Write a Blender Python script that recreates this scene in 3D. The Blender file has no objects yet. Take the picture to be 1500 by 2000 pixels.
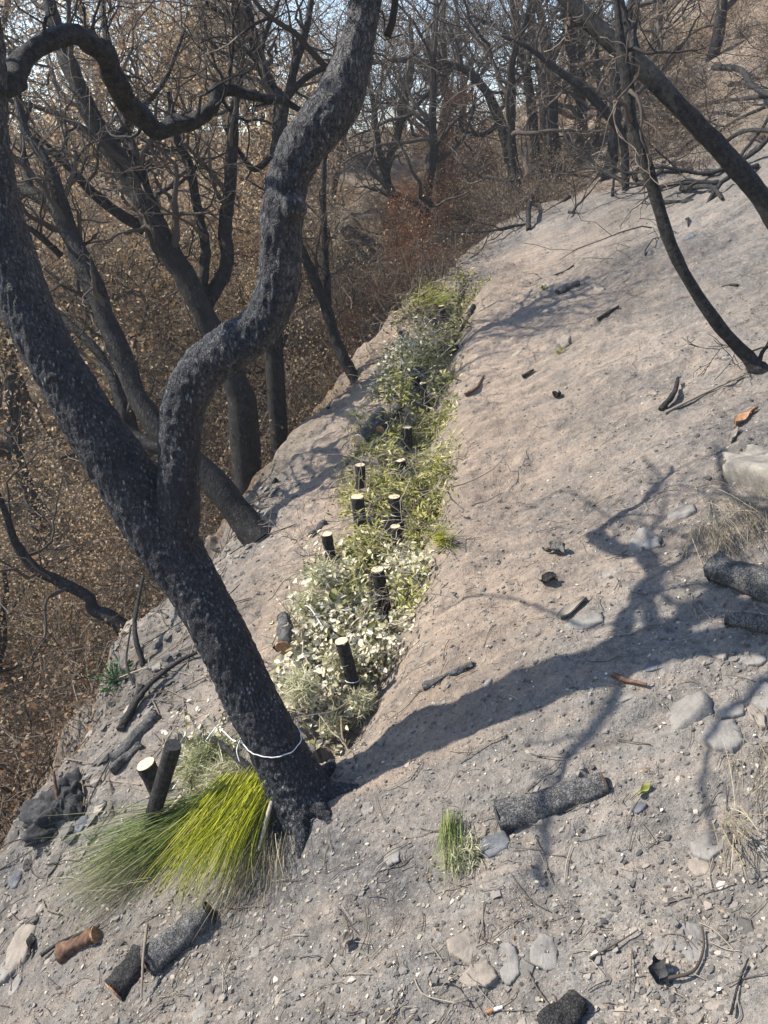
import bpy, math, random
import numpy as np
from mathutils import Vector, Matrix
from mathutils.bvhtree import BVHTree

S = bpy.context.scene
COL = S.collection
R_ = math.radians
rng = np.random.default_rng(11)
random.seed(5)

# ------------------------------------------------------------------ camera
FPX, CAMH, PITCH = 1540.0, 1.7, R_(24)
CPOS = np.array([0, 0, CAMH])
CR = np.array([1.0, 0, 0])
CF = np.array([0, math.cos(PITCH), -math.sin(PITCH)])
CU = np.array([0, math.sin(PITCH), math.cos(PITCH)])
cam_d = bpy.data.cameras.new('camera')
cam = bpy.data.objects.new('camera', cam_d)
COL.objects.link(cam)
cam.location = CPOS
cam.rotation_euler = (R_(90) - PITCH, 0, 0)
cam_d.sensor_fit = 'VERTICAL'
cam_d.sensor_height = 24
cam_d.lens = FPX * 24 / 2000
cam_d.clip_start = 0.05
cam_d.clip_end = 2000
S.camera = cam
# ------------------------------------------------------------------ light
LT = np.array([0.80, -0.12, -0.71]); LT = LT / np.linalg.norm(LT)       # the way sunlight travels
w = bpy.data.worlds.new('World'); S.world = w; w.use_nodes = True
nt = w.node_tree
sky = nt.nodes.new('ShaderNodeTexSky'); sky.sky_type = 'NISHITA'; sky.sun_disc = False
sky.sun_elevation = math.asin(-LT[2]); sky.sun_rotation = math.atan2(-LT[0], -LT[1])
sky.altitude = 300; sky.air_density = 1.0; sky.dust_density = 0.3; sky.ozone_density = 2.0
bg = nt.nodes['Background']; bg.inputs['Strength'].default_value = 0.135
nt.links.new(sky.outputs[0], bg.inputs[0])
sl = bpy.data.lights.new('sun', 'SUN'); sl.energy = 5.0; sl.angle = R_(0.53); sl.color = (1, 0.925, 0.81)
so = bpy.data.objects.new('sun', sl); COL.objects.link(so)
so.rotation_euler = Vector(LT).to_track_quat('-Z', 'Y').to_euler()
so.location = (-8, 1, 8)
S.view_settings.view_transform = 'Standard'; S.view_settings.look = 'None'
S.view_settings.exposure = 1.0; S.view_settings.gamma = 1
S.cycles.max_bounces = 6; S.cycles.diffuse_bounces = 3; S.cycles.transparent_max_bounces = 4

# ------------------------------------------------------------------ numpy noise
def _h(ix, iy, iz, s):
    n = (ix * 374761393 + iy * 668265263 + iz * 2147483647 + s * 974711) & 0xffffffff
    n = ((n ^ (n >> 13)) * 1274126177) & 0xffffffff
    n = ((n ^ (n >> 16)) * 2246822519) & 0xffffffff
    return ((n ^ (n >> 15)) & 0xffffff) / float(0xffffff)
def vnoise(x, y, z=0.0, s=0):
    x = np.asarray(x, float); y = np.asarray(y, float); z = np.zeros_like(x) + z
    ix = np.floor(x).astype(np.int64); iy = np.floor(y).astype(np.int64); iz = np.floor(z).astype(np.int64)
    fx, fy, fz = x - ix, y - iy, z - iz
    fx = fx * fx * (3 - 2 * fx); fy = fy * fy * (3 - 2 * fy); fz = fz * fz * (3 - 2 * fz)
    def L(a, b, t): return a + (b - a) * t
    c = [[[_h(ix + i, iy + j, iz + k, s) for k in (0, 1)] for j in (0, 1)] for i in (0, 1)]
    return 2 * L(L(L(c[0][0][0], c[1][0][0], fx), L(c[0][1][0], c[1][1][0], fx), fy),
                 L(L(c[0][0][1], c[1][0][1], fx), L(c[0][1][1], c[1][1][1], fx), fy), fz) - 1
def fbm(x, y, z=0.0, s=0, o=4):
    a, t = 1.0, 0
    for i in range(o):
        t = t + a * vnoise(np.asarray(x) * 2**i, np.asarray(y) * 2**i, np.asarray(z) * 2**i, s + i); a *= .5
    return t

# ------------------------------------------------------------------ terrain
def ray(px, py): return CF + CR * (px - 750) / FPX + CU * (1000 - py) / FPX
def plane_hit(px, py):
    d = ray(px, py); n = np.array([-.5, -.1, 1]); k = -(n @ CPOS) / (n @ d); return CPOS + k * d
EDGE = np.array([(-1.9, -3), (-1.75, 0.0), (-1.6, 1.2)] + [tuple(plane_hit(*p)[:2]) for p in
        ((10, 1640), (180, 1440), (285, 1215), (420, 1060), (560, 880), (690, 745), (780, 600), (865, 500), (960, 408), (1050, 340), (1130, 312), (1250, 285), (1400, 255), (1540, 215))] +
        [(5.5, 7.2), (12, 8.5), (30, 11)])
GULLY = np.array([tuple(plane_hit(*p)[:2]) for p in
        ((640, 1390), (670, 1320), (715, 1200), (765, 1050), (790, 920), (810, 800), (830, 700), (862, 600), (895, 540))])
def pdist(x, y, P):
    """signed distance to a polyline, + on the left of its direction"""
    best = np.full(np.shape(x), 1e9); sg = np.zeros(np.shape(x))
    for a, b in zip(P[:-1], P[1:]):
        d = b - a; L2 = d @ d
        t = np.clip(((x - a[0]) * d[0] + (y - a[1]) * d[1]) / L2, 0, 1)
        ex, ey = x - a[0] - t * d[0], y - a[1] - t * d[1]
        q = np.hypot(ex, ey); cr = d[0] * (y - a[1]) - d[1] * (x - a[0])
        m = q < best - 1e-9
        best = np.where(m, q, best); sg = np.where(m, np.sign(cr), sg)
    return best * sg
def sstep(a, b, v):
    t = np.clip((v - a) / (b - a), 0, 1); return t * t * (3 - 2 * t)
def height(x, y, detail=True):
    x = np.asarray(x, float); y = np.asarray(y, float)
    z = .5 * x + .1 * y
    d = pdist(x, y, EDGE) + .17 * vnoise(x * 2.3, y * 2.3, 0, 3) + .10 * vnoise(x * 6, y * 6, 0, 4) + .04 * vnoise(x * 17, y * 17, 0, 6)
    dp = np.maximum(d, 0)
    left = 1 - sstep(-1.0, 4.5, x - .12 * np.maximum(y - 7, 0))
    dl = np.minimum(1.9 * (1 - np.exp(-dp / 1.3)), 1.9)
    zl = z - dl + .62 * np.maximum(dp - 2.6, 0)
    zl = np.where(zl > -.2, -.2 + 1.6 * np.tanh((zl + .2) / 1.6), zl)
    zl = zl + 1.7 * sstep(13, 27, y)
    zr = z - .30 * (1 - np.exp(-dp / .9)) * np.exp(-(dp / 5) ** 2) + .14 * sstep(0, 1, dp) * fbm(x * .9, y * .9, 0, 65, 3)
    z = zl * left + zr * (1 - left)
    z = z - .45 * (np.logaddexp(0, (y - 24) / 2) * 2)
    z = np.where(z > 9, 9 + 5 * np.tanh((z - 9) / 5), z)
    far = sstep(40, 90, np.hypot(x, y))
    z = z * (1 - far) + far * (-8 + 5 * vnoise(x / 90, y / 90, 0, 9))
    g = pdist(x, y, GULLY)
    z = z - .15 * np.exp(-((g + .05) / .13) ** 2) + .035 * np.exp(-((g + .30) / .16) ** 2)
    near = np.exp(-np.maximum(np.hypot(x, y) - 6, 0) / 10)
    if detail:
        u, v = x * .98 + y * .2, -x * .2 + y * .98
        z = z + .05 * vnoise(x * 1.7, y * 1.7, 0, 21) + near * (.022 * fbm(u * 3, v * 6.5, 0, 31, 3) + .003 * vnoise(x * 62, y * 62, 0, 55)
            + .009 * np.abs(vnoise(u * 5, v * 17, 0, 41)) + .009 * fbm(x * 22, y * 22, 0, 51, 2)
            + .07 * sstep(0, .4, d) * vnoise(x * 5, y * 5, 0, 61)) + .16 * sstep(.1, .8, d) * left * fbm(x * 1.5, y * 1.5, 0, 63, 3)
    else:
        z = z + .05 * vnoise(x * 1.7, y * 1.7, 0, 21)
    return z
def G(x, y): return float(height(np.array([x]), np.array([y]))[0])
_KS = np.concatenate([np.arange(.8, 12, .01), np.arange(12, 60, .1)])
def P(px, py, lift=0.0):
    d = ray(px, py); q = CPOS + _KS[:, None] * d
    b = q[:, 2] - height(q[:, 0], q[:, 1])
    i = np.argmax(b < 0)
    if not (b < 0).any(): i = len(_KS) - 1
    k0, k1 = _KS[max(i - 1, 0)], _KS[i]
    t = b[max(i - 1, 0)] / (b[max(i - 1, 0)] - b[i] + 1e-9) if i > 0 else 0
    r = CPOS + (k0 + (k1 - k0) * np.clip(t, 0, 1)) * d
    return r + np.array([0, 0, lift])
def Q(px, py, y):
    d = ray(px, py); return CPOS + d * (y / d[1])
def depth(p): return float((np.asarray(p) - CPOS) @ CF)
def pxm(wpx, p): return wpx * depth(p) / FPX          # pixels -> metres at p

# ------------------------------------------------------------------ mesh builder
class MB:
    def __init__(s): s.v = []; s.q = []; s.t = []; s.n = 0; s.a = []; s.qm = []; s.tm = []
    def add(s, v, quads=None, tris=None, a=0.5, m=0):
        v = np.asarray(v, float).reshape(-1, 3)
        if quads is not None and len(quads):
            quads = np.asarray(quads, np.int64); s.q.append(quads + s.n); s.qm.append(np.full(len(quads), m))
        if tris is not None and len(tris):
            tris = np.asarray(tris, np.int64); s.t.append(tris + s.n); s.tm.append(np.full(len(tris), m))
        s.v.append(v); s.a.append(np.broadcast_to(np.asarray(a, float), (len(v),)).copy()); s.n += len(v)
    def tube(s, pts, rad, sides=8, a=None, m=0, capm=None, rough=0.0, seed=0, cap=True):
        pts = np.asarray(pts, float); n = len(pts); rad = np.broadcast_to(np.asarray(rad, float), (n,))
        tg = np.gradient(pts, axis=0); tg /= np.linalg.norm(tg, axis=1)[:, None] + 1e-12
        u = np.cross(tg[0], [0, 0, 1.0])
        if np.linalg.norm(u) < 1e-3: u = np.cross(tg[0], [1.0, 0, 0])
        U = np.empty((n, 3)); u /= np.linalg.norm(u)
        for i in range(n):
            u = u - tg[i] * (u @ tg[i]); u /= np.linalg.norm(u) + 1e-12; U[i] = u
        W = np.cross(tg, U); th = np.arange(sides) * 2 * np.pi / sides
        r = rad[:, None] * np.ones(sides)
        if rough:
            r = r * (1 + rough * fbm(np.cos(th)[None] * 1.6 + seed * 3.1, np.sin(th)[None] * 1.6 + np.zeros((n, 1)),
                     (np.arange(n) * np.mean(np.linalg.norm(np.diff(pts, axis=0), axis=1)) / max(rad.max(), 1e-4))[:, None] * .5 + np.zeros(sides), 7, 3))
        V = pts[:, None] + r[..., None] * (np.cos(th)[None, :, None] * U[:, None] + np.sin(th)[None, :, None] * W[:, None])
        i = np.arange(n - 1)[:, None] * sides; j = np.arange(sides)[None]; k = (j + 1) % sides
        qs = np.stack([i + j, i + k, i + sides + k, i + sides + j], -1).reshape(-1, 4)
        av = rng.random() if a is None else a
        s.add(V, quads=qs, a=av, m=m)
        if cap and sides > 3:
            for e, flip in ((0, 1), (n - 1, 0)):
                ring = V[e]; c = ring.mean(0)
                tr = [(x, (x + 1) % sides, sides) if not flip else ((x + 1) % sides, x, sides) for x in range(sides)]
                s.add(np.vstack([ring, c]), tris=tr, a=av, m=m if capm is None else capm)
    def leaves(s, pos, dirs, nor, size, shape='ovate', a=None, m=0, wid=.5):
        pos = np.asarray(pos, float); N = len(pos)
        if N == 0: return
        d = dirs / (np.linalg.norm(dirs, axis=1)[:, None] + 1e-9)
        b = np.cross(nor, d); b /= np.linalg.norm(b, axis=1)[:, None] + 1e-9
        c = np.cross(d, b); size = np.broadcast_to(np.asarray(size, float), (N,))
        if shape == 'ovate':
            T = np.array([(0, 0, 0), (.33, .5, .12), (.72, .4, .06), (1, 0, -.12), (.72, -.4, .06), (.33, -.5, .12)])
            F = [(0, 1, 2, 3), (0, 3, 4, 5)]
        else:
            T = np.array([(0, 0, 0), (.45, .5, .06), (1, 0, -.05), (.45, -.5, .06)]); F = [(0, 1, 2, 3)]
        T = T * np.array([1, wid, 1])
        V = pos[:, None] + size[:, None, None] * (T[None, :, 0:1] * d[:, None] + T[None, :, 1:2] * b[:, None] + T[None, :, 2:3] * c[:, None])
        k = len(T); F = np.array(F); qs = (np.arange(N)[:, None, None] * k + F[None]).reshape(-1, 4)
        av = np.repeat(rng.random(N) if a is None else np.broadcast_to(a, (N,)), k)
        s.add(V, quads=qs, a=av, m=m)
    def strands(s, base, d, L, droop, wd, segs=6, a=None, m=0, wig=.15):
        N = len(base); d = d / np.linalg.norm(d, axis=1)[:, None]; L = np.broadcast_to(L, (N,))
        side = np.cross(d, rng.normal(size=(N, 3))); side /= np.linalg.norm(side, axis=1)[:, None] + 1e-9
        p = base.copy(); V = []
        bend = rng.normal(size=(N, 3)) * wig
        for i in range(segs + 1):
            t = i / segs; ww = (wd * (1 - .85 * t ** 2)) if np.isscalar(wd) else wd * (1 - .85 * t ** 2)
            ww = np.broadcast_to(ww, (N,))[:, None]
            V.append(p - side * ww / 2); V.append(p + side * ww / 2)
            dd = d + bend * t + np.array([0, 0, -droop]) * t
            dd /= np.linalg.norm(dd, axis=1)[:, None]; p = p + dd * (L / segs)[:, None]
        V = np.stack(V, 1); k = 2 * (segs + 1)
        F = np.array([(2 * i, 2 * i + 1, 2 * i + 3, 2 * i + 2) for i in range(segs)])
        qs = (np.arange(N)[:, None, None] * k + F[None]).reshape(-1, 4)
        s.add(V, quads=qs, a=np.repeat(rng.random(N) if a is None else np.broadcast_to(a, (N,)), k), m=m)
    def build(s, name, mats, parent=None, origin=None, smooth=True):
        v = np.concatenate(s.v) if s.v else np.zeros((0, 3))
        if origin is not None: v = v - np.asarray(origin)
        q = np.concatenate(s.q) if s.q else np.zeros((0, 4), np.int64)
        t = np.concatenate(s.t) if s.t else np.zeros((0, 3), np.int64)
        me = bpy.data.meshes.new(name)
        me.vertices.add(len(v)); me.vertices.foreach_set('co', v.ravel())
        li = np.concatenate([q.ravel(), t.ravel()]); me.loops.add(len(li)); me.loops.foreach_set('vertex_index', li)
        ls = np.concatenate([np.arange(len(q)) * 4, len(q) * 4 + np.arange(len(t)) * 3])
        me.polygons.add(len(ls)); me.polygons.foreach_set('loop_start', ls)
        mi = np.concatenate(s.qm + s.tm).astype(np.int32) if (s.qm or s.tm) else np.zeros(0, np.int32)
        me.polygons.foreach_set('material_index', mi)
        me.polygons.foreach_set('use_smooth', np.full(len(ls), smooth))
        at = me.attributes.new('rnd', 'FLOAT', 'POINT'); at.data.foreach_set('value', np.concatenate(s.a))
        for mm in (mats if isinstance(mats, (list, tuple)) else [mats]): me.materials.append(mm)
        me.update(); me.validate()
        o = bpy.data.objects.new(name, me); COL.objects.link(o)
        if parent is not None: o.parent = parent
        elif origin is not None: o.location = origin
        return o
def tag(o, label=None, cat=None, group=None, kind=None):
    if label: o['label'] = label
    if cat: o['category'] = cat
    if group: o['group'] = group
    if kind: o['kind'] = kind
    return o
def empty(name, loc, label, cat, group=None):
    o = bpy.data.objects.new(name, None); COL.objects.link(o); o.location = loc; o.empty_display_size = .1
    return tag(o, label, cat, group)
def copy_tree(o, loc, rz, sc):
    c = o.copy(); COL.objects.link(c); c.location = loc; c.rotation_euler = (0, 0, rz); c.scale = (sc, sc, sc)
    for ch in list(o.children):
        k = ch.copy(); COL.objects.link(k); k.parent = c
    return c

# ------------------------------------------------------------------ materials
class NT:
    def __init__(s, name):
        s.m = bpy.data.materials.new(name); s.m.use_nodes = True; s.t = s.m.node_tree; s.b = s.t.nodes['Principled BSDF']
        s.b.inputs['Specular IOR Level'].default_value = .2
        s.co = s.t.nodes.new('ShaderNodeTexCoord').outputs['Object']
    def n(s, typ, **kw):
        x = s.t.nodes.new(typ)
        for k, v in kw.items(): setattr(x, k, v)
        return x
    def l(s, a, b): s.t.links.new(a, b)
    def noise(s, scale, detail=4, rough=.55, co=None):
        x = s.n('ShaderNodeTexNoise'); x.inputs['Scale'].default_value = scale; x.inputs['Detail'].default_value = detail
        x.inputs['Roughness'].default_value = rough; s.l(co or s.co, x.inputs['Vector']); return x.outputs['Fac']
    def voro(s, scale, feature='F1', out='Distance', co=None):
        x = s.n('ShaderNodeTexVoronoi', feature=feature); x.inputs['Scale'].default_value = scale
        s.l(co or s.co, x.inputs['Vector']); return x.outputs[out]
    def mapp(s, sc, rot=(0, 0, 0)):
        x = s.n('ShaderNodeMapping'); x.inputs['Scale'].default_value = sc; x.inputs['Rotation'].default_value = rot
        s.l(s.co, x.inputs['Vector']); return x.outputs[0]
    def ramp(s, fac, stops):
        x = s.n('ShaderNodeValToRGB'); e = x.color_ramp.elements
        while len(e) < len(stops): e.new(.5)
        for el, (p, c) in zip(e, stops):
            el.position = p; el.color = (*c, 1) if hasattr(c, '__len__') else (c, c, c, 1)
        s.l(fac, x.inputs[0]); return x.outputs[0]
    def mix(s, f, a, b, mode='MIX'):
        x = s.n('ShaderNodeMix', data_type='RGBA', blend_type=mode)
        for sock, v in ((x.inputs[0], f), (x.inputs[6], a), (x.inputs[7], b)):
            if isinstance(v, (int, float)): sock.default_value = v
            elif isinstance(v, tuple): sock.default_value = (*v, 1)
            else: s.l(v, sock)
        return x.outputs[2]
    def attr(s, name='rnd'):
        x = s.n('ShaderNodeAttribute'); x.attribute_name = name; return x.outputs['Fac']
    def math(s, op, a, b=0.0):
        x = s.n('ShaderNodeMath', operation=op)
        for k, v in ((0, a), (1, b)):
            if isinstance(v, (int, float)): x.inputs[k].default_value = v
            else: s.l(v, x.inputs[k])
        return x.outputs[0]
    def bump(s, h, st=.5, dist=.01, prev=None):
        x = s.n('ShaderNodeBump'); x.inputs['Strength'].default_value = st; x.inputs['Distance'].default_value = dist
        s.l(h, x.inputs['Height'])
        if prev is not None: s.l(prev, x.inputs['Normal'])
        return x.outputs[0]
    def done(s, col, rough=.9, nrm=None, spec=None):
        s.l(col, s.b.inputs['Base Color']); s.b.inputs['Roughness'].default_value = rough
        if nrm is not None: s.l(nrm, s.b.inputs['Normal'])
        if spec is not None: s.b.inputs['Specular IOR Level'].default_value = spec
        return s.m
def leafmat(name, stops, trans=.35, rough=.6):
    k = NT(name); c = k.ramp(k.attr(), stops); c = k.mix(.25, c, k.ramp(k.noise(40, 2), [(.3, .35), (.7, 1.0)]), 'MULTIPLY')
    k.done(c, rough, spec=.25)
    tr = k.n('ShaderNodeBsdfTranslucent'); k.l(c, tr.inputs[0]); mx = k.n('ShaderNodeMixShader'); mx.inputs[0].default_value = trans
    k.l(k.b.outputs[0], mx.inputs[1]); k.l(tr.outputs[0], mx.inputs[2]); k.l(mx.outputs[0], k.t.nodes['Material Output'].inputs[0])
    return k.m

def barkmat(name, dark=(.010, .012, .018), mid=(.036, .039, .048), ash=(.23, .23, .235), bare=None, sc=1.0, ashamt=.5, spec=.2, bd=.003):
    k = NT(name)
    wn = k.n('ShaderNodeTexNoise'); wn.inputs['Scale'].default_value = 45 * sc; wn.inputs['Detail'].default_value = 3; k.l(k.co, wn.inputs['Vector'])
    wm = k.n('ShaderNodeVectorMath', operation='MULTIPLY_ADD'); k.l(wn.outputs['Color'], wm.inputs[0]); wm.inputs[1].default_value = (.035 / sc,) * 3; k.l(k.mapp((1.25, 1.25, .62)), wm.inputs[2])
    v = k.voro(85 * sc, 'DISTANCE_TO_EDGE', co=wm.outputs[0]); n1 = k.noise(9 * sc, 5); n2 = k.noise(150 * sc, 4, .65, k.mapp((1, 1, .45))); n3 = k.noise(38 * sc, 4, .6)
    base = k.mix(k.ramp(n3, [(.35, 0.), (.7, 1.)]), dark, mid)
    sp = k.math('MULTIPLY', k.ramp(n2, [(.52, 0.), (.66, 1.)]), k.ramp(n1, [(.38, .08), (.66, 1.)]))
    sp = k.math('MULTIPLY', sp, ashamt)
    c = k.mix(sp, base, ash)
    dots = k.math('MULTIPLY', k.ramp(k.voro(100 * sc, 'F1', 'Distance', k.mapp((1, 1, .42))), [(.20, 1.), (.34, 0.)]), k.ramp(k.noise(30 * sc, 3), [(.46, 0.), (.62, 1.)]))
    c = k.mix(k.math('MULTIPLY', dots, ashamt * 1.3), c, ash)
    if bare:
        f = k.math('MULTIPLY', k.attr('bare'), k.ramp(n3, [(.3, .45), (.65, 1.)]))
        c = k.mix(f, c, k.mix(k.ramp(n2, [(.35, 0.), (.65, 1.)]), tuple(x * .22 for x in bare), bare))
    c = k.mix(k.ramp(v, [(.0, .8), (.09, 0.)]), c, (.008, .008, .011))
    h = k.math('ADD', k.math('MULTIPLY', k.ramp(v, [(0., 0.), (.12, 1.)]), .7), n2)
    return k.done(c, .7, k.bump(n3, .5, .01, k.bump(h, .9, bd)), spec)

M = {}
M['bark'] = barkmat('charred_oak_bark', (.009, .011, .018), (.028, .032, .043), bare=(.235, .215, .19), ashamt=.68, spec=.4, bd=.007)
M['char'] = barkmat('charred_wood', (.014, .014, .014), (.062, .058, .055), (.16, .155, .15), sc=1.3, ashamt=.14)
M['chargrey'] = barkmat('ashy_log', (.065, .064, .064), (.185, .18, .172), (.25, .245, .235), sc=1.3, ashamt=.08)
M['farbark'] = barkmat('burnt_bark', (.010, .010, .011), (.034, .031, .030), (.15, .135, .115), sc=.5, ashamt=.35)
M['twig'] = (lambda k: k.done(k.ramp(k.attr(), [(0, (.03, .025, .022)), (.4, (.10, .08, .066)), (.8, (.20, .16, .125)), (1, (.34, .295, .245))]), .85))(NT('burnt_twig'))
M['paletwig'] = (lambda k: k.done(k.ramp(k.attr(), [(0, (.16, .13, .10)), (.5, (.30, .26, .21)), (1, (.48, .43, .36))]), .85, k.bump(k.noise(120), .4, .002)))(NT('dry_twig'))
M['drytwig'] = (lambda k: k.done(k.ramp(k.attr(), [(0, (.07, .06, .05)), (.5, (.15, .13, .105)), (1, (.30, .265, .21))]), .9))(NT('dusty_twig'))
def cutmat():
    k = NT('fresh_cut_wood')
    c = k.ramp(k.noise(140, 4), [(.3, (.36, .26, .16)), (.5, (.58, .46, .31)), (.75, (.74, .64, .49))])
    return k.done(c, .8, k.bump(k.noise(300), .3, .001))
M['cut'] = cutmat()
M['cutorange'] = (lambda k: k.done(k.ramp(k.noise(90, 4), [(.3, (.20, .10, .055)), (.6, (.36, .21, .12)), (.8, (.52, .37, .24))]), .85))(NT('orange_cut_wood'))
M['redwood'] = (lambda k: k.done(k.ramp(k.noise(60, 5), [(.3, (.04, .028, .022)), (.55, (.125, .07, .045)), (.8, (.25, .17, .115))]), .85, k.bump(k.noise(120), .6, .004)))(NT('peeled_wood'))
M['deadleaf'] = leafmat('dead_oak_leaf', [(0, (.15, .09, .045)), (.3, (.34, .22, .12)), (.65, (.50, .37, .22)), (1, (.64, .55, .40))], .55)
M['rustleaf'] = leafmat('scorched_rust_leaf', [(0, (.14, .045, .02)), (.5, (.32, .12, .05)), (1, (.46, .26, .13))], .4)
M['brownleaf'] = leafmat('brown_scrub_leaf', [(0, (.07, .038, .02)), (.45, (.175, .105, .058)), (.8, (.31, .20, .12)), (1, (.46, .38, .27))], .35)
M['olive'] = leafmat('olive_scrub_leaf', [(0, (.035, .035, .018)), (.5, (.11, .105, .05)), (1, (.25, .23, .12))], .3)
M['paleleaf'] = leafmat('pale_felted_leaf', [(0, (.10, .12, .035)), (.15, (.26, .25, .10)), (.3, (.60, .56, .38)), (.7, (.78, .73, .56)), (1, (.80, .77, .66))], .3)
M['greenleaf'] = leafmat('narrow_green_leaf', [(0, (.06, .075, .015)), (.25, (.19, .21, .04)), (.6, (.40, .39, .12)), (.85, (.56, .50, .24)), (1, (.66, .60, .40))], .3)
M['lime'] = leafmat('lime_broom_stem', [(0, (.07, .075, .015)), (.25, (.20, .24, .015)), (.6, (.42, .45, .025)), (.82, (.52, .52, .05)), (1, (.40, .33, .14))], .3)
M['deepgreen'] = leafmat('green_broom_stem', [(0, (.035, .05, .015)), (.4, (.12, .17, .04)), (.75, (.24, .30, .09)), (1, (.36, .34, .18))], .25)
M['straw'] = leafmat('dry_straw', [(0, (.14, .11, .075)), (.5, (.32, .27, .18)), (1, (.50, .44, .31))], .25)
M['fern'] = leafmat('fresh_green_leaf', [(0, (.02, .08, .02)), (1, (.07, .18, .06))], .3)
M['lichen'] = leafmat('pale_lichen', [(0, (.34, .33, .18)), (.5, (.60, .58, .38)), (1, (.78, .75, .57))], .3, .9)
M['wire'] = (lambda k: k.done(k.ramp(k.noise(50), [(.3, (.62, .62, .62)), (.7, (.78, .78, .76))]), .5))(NT('white_cord'))
def rockmat(name, a, b, sc=1.0):
    k = NT(name); n1 = k.noise(14 * sc, 6, .6); n2 = k.noise(130 * sc, 4, .6)
    c = k.ramp(k.math('ADD', k.math('MULTIPLY', n1, .7), k.math('MULTIPLY', n2, .3)), [(.35, a), (.62, b)])
    return k.done(c, .85, k.bump(n2, .5, .003, k.bump(n1, .5, .02)), .3)
M['slate'] = rockmat('grey_slate', (.125, .117, .109), (.225, .211, .194))
M['darkslate'] = rockmat('dark_slate', (.055, .06, .07), (.13, .135, .145))
M['tanrock'] = rockmat('tan_stone', (.15, .128, .108), (.26, .225, .188))
M['palerock'] = rockmat('pale_boulder', (.14, .128, .112), (.27, .25, .215))
M['charcoal'] = rockmat('black_charcoal', (.008, .008, .009), (.06, .06, .062), 2)
def groundmat():
    k = NT('ash_covered_soil')
    st = k.mapp((1.6, 7, 3), (0, 0, R_(-12)))
    big = k.noise(1.1, 4); mid = k.noise(6, 5, .6); fin = k.noise(55, 5, .7); gr = k.noise(230, 3, .7); str_ = k.noise(3.2, 5, .6, st)
    ashc = k.ramp(k.math('ADD', k.math('MULTIPLY', fin, .55), k.math('MULTIPLY', mid, .45)), [(.32, (.088, .081, .075)), (.5, (.196, .181, .163)), (.68, (.30, .277, .248))])
    soil = k.ramp(k.math('ADD', k.math('MULTIPLY', fin, .5), k.math('MULTIPLY', str_, .5)), [(.3, (.19, .145, .11)), (.52, (.32, .25, .195)), (.72, (.42, .34, .27))])
    f = k.math('ADD', k.math('MULTIPLY', k.ramp(str_, [(.42, 0.), (.68, 1.)]), .55), k.math('SUBTRACT', k.attr('soil'), .12))
    f = k.math('MULTIPLY', f, k.ramp(mid, [(.3, .55), (.6, 1.)]))
    x = k.n('ShaderNodeClamp'); k.l(f, x.inputs[0]); c = k.mix(x.outputs[0], ashc, soil)
    # charcoal dust patches
    c = k.mix(k.math('MULTIPLY', k.ramp(mid, [(.52, 0.), (.72, 1.)]), .55), c, k.mix(gr, (.05, .05, .053), (.17, .165, .16)))
    c = k.mix(k.math('MULTIPLY', k.attr('coal'), .8), c, k.ramp(fin, [(.3, (.035, .036, .04)), (.5, (.085, .085, .088)), (.7, (.20, .195, .19))]))
    # crumbs
    c = k.mix(k.ramp(gr, [(.30, .75), (.42, 0.)]), c, (.055, .052, .05))
    c = k.mix(k.ramp(gr, [(.62, 0.), (.72, .7)]), c, (.50, .47, .42))
    lit = k.ramp(k.math('ADD', k.math('MULTIPLY', fin, .6), k.math('MULTIPLY', k.voro(45, 'F1', 'Distance'), .5)), [(.3, (.03, .022, .016)), (.55, (.12, .082, .052)), (.8, (.27, .195, .125))])
    lit = k.mix(k.ramp(k.noise(1.6, 4), [(.38, 0.), (.62, .8)]), lit, k.mix(fin, (.06, .055, .05), (.30, .25, .19)))
    c = k.mix(k.attr('ravine'), c, lit)
    c = k.mix(1.0, c, k.ramp(big, [(.30, .70), (.5, .98), (.7, 1.14)]), 'MULTIPLY')
    rl = k.noise(2.4, 5, .65, k.mapp((1.1, 13, 4), (0, 0, R_(-14))))
    c = k.mix(k.math('MULTIPLY', k.ramp(rl, [(.56, 0.), (.68, .6)]), k.ramp(big, [(.4, 0.), (.6, 1.)])), c, (.075, .072, .07))
    n = k.bump(mid, .35, .05, k.bump(fin, .75, .018, k.bump(gr, .6, .004)))
    return k.done(c, .95, n, .1)
M['ground'] = groundmat()

# ------------------------------------------------------------------ ground sheet
def axis(lo, hi, f0, f1, fine, g=1.09):
    a = list(np.arange(f0, f1, fine)); s_ = fine
    while a[-1] < hi: s_ *= g; a.append(a[-1] + s_)
    s_ = fine; b = [f0]
    while b[-1] > lo: s_ *= g; b.append(b[-1] - s_)
    return np.array(b[1:][::-1] + a)
gx = axis(-160, 160, -1.9, 2.4, .0125, 1.05); gy = axis(-60, 220, .7, 5.2, .0135, 1.035)
X, Y = np.meshgrid(gx, gy); Z = height(X, Y)
gm = MB(); nx, ny = len(gx), len(gy)
i, j = np.meshgrid(np.arange(nx - 1), np.arange(ny - 1)); b0 = (j * nx + i).ravel()
gm.add(np.stack([X, Y, Z], -1), quads=np.stack([b0, b0 + 1, b0 + nx + 1, b0 + nx], -1))
ground = gm.build('ground', M['ground']); tag(ground, kind='structure')
d_ = pdist(X, Y, EDGE); g_ = pdist(X, Y, GULLY)
soil = .75 * np.exp(-((g_ + .36) / .28) ** 2) + .9 * np.exp(-((g_ - .34) / .26) ** 2) * sstep(1.9, 2.6, Y) + .35 * np.exp(-((g_ + .9) / .5) ** 2) * (Y > 2)
soil = soil * (Y > 1.6) + .10
soil += .75 * sstep(8.5, 11.5, Y) * (X > .5)
rav = sstep(-.10, .40, d_ + .30 * fbm(X * 3, Y * 3, 0, 71, 3)) * (1 - .75 * sstep(-.5, 2.5, X - .08 * Y))
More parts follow.
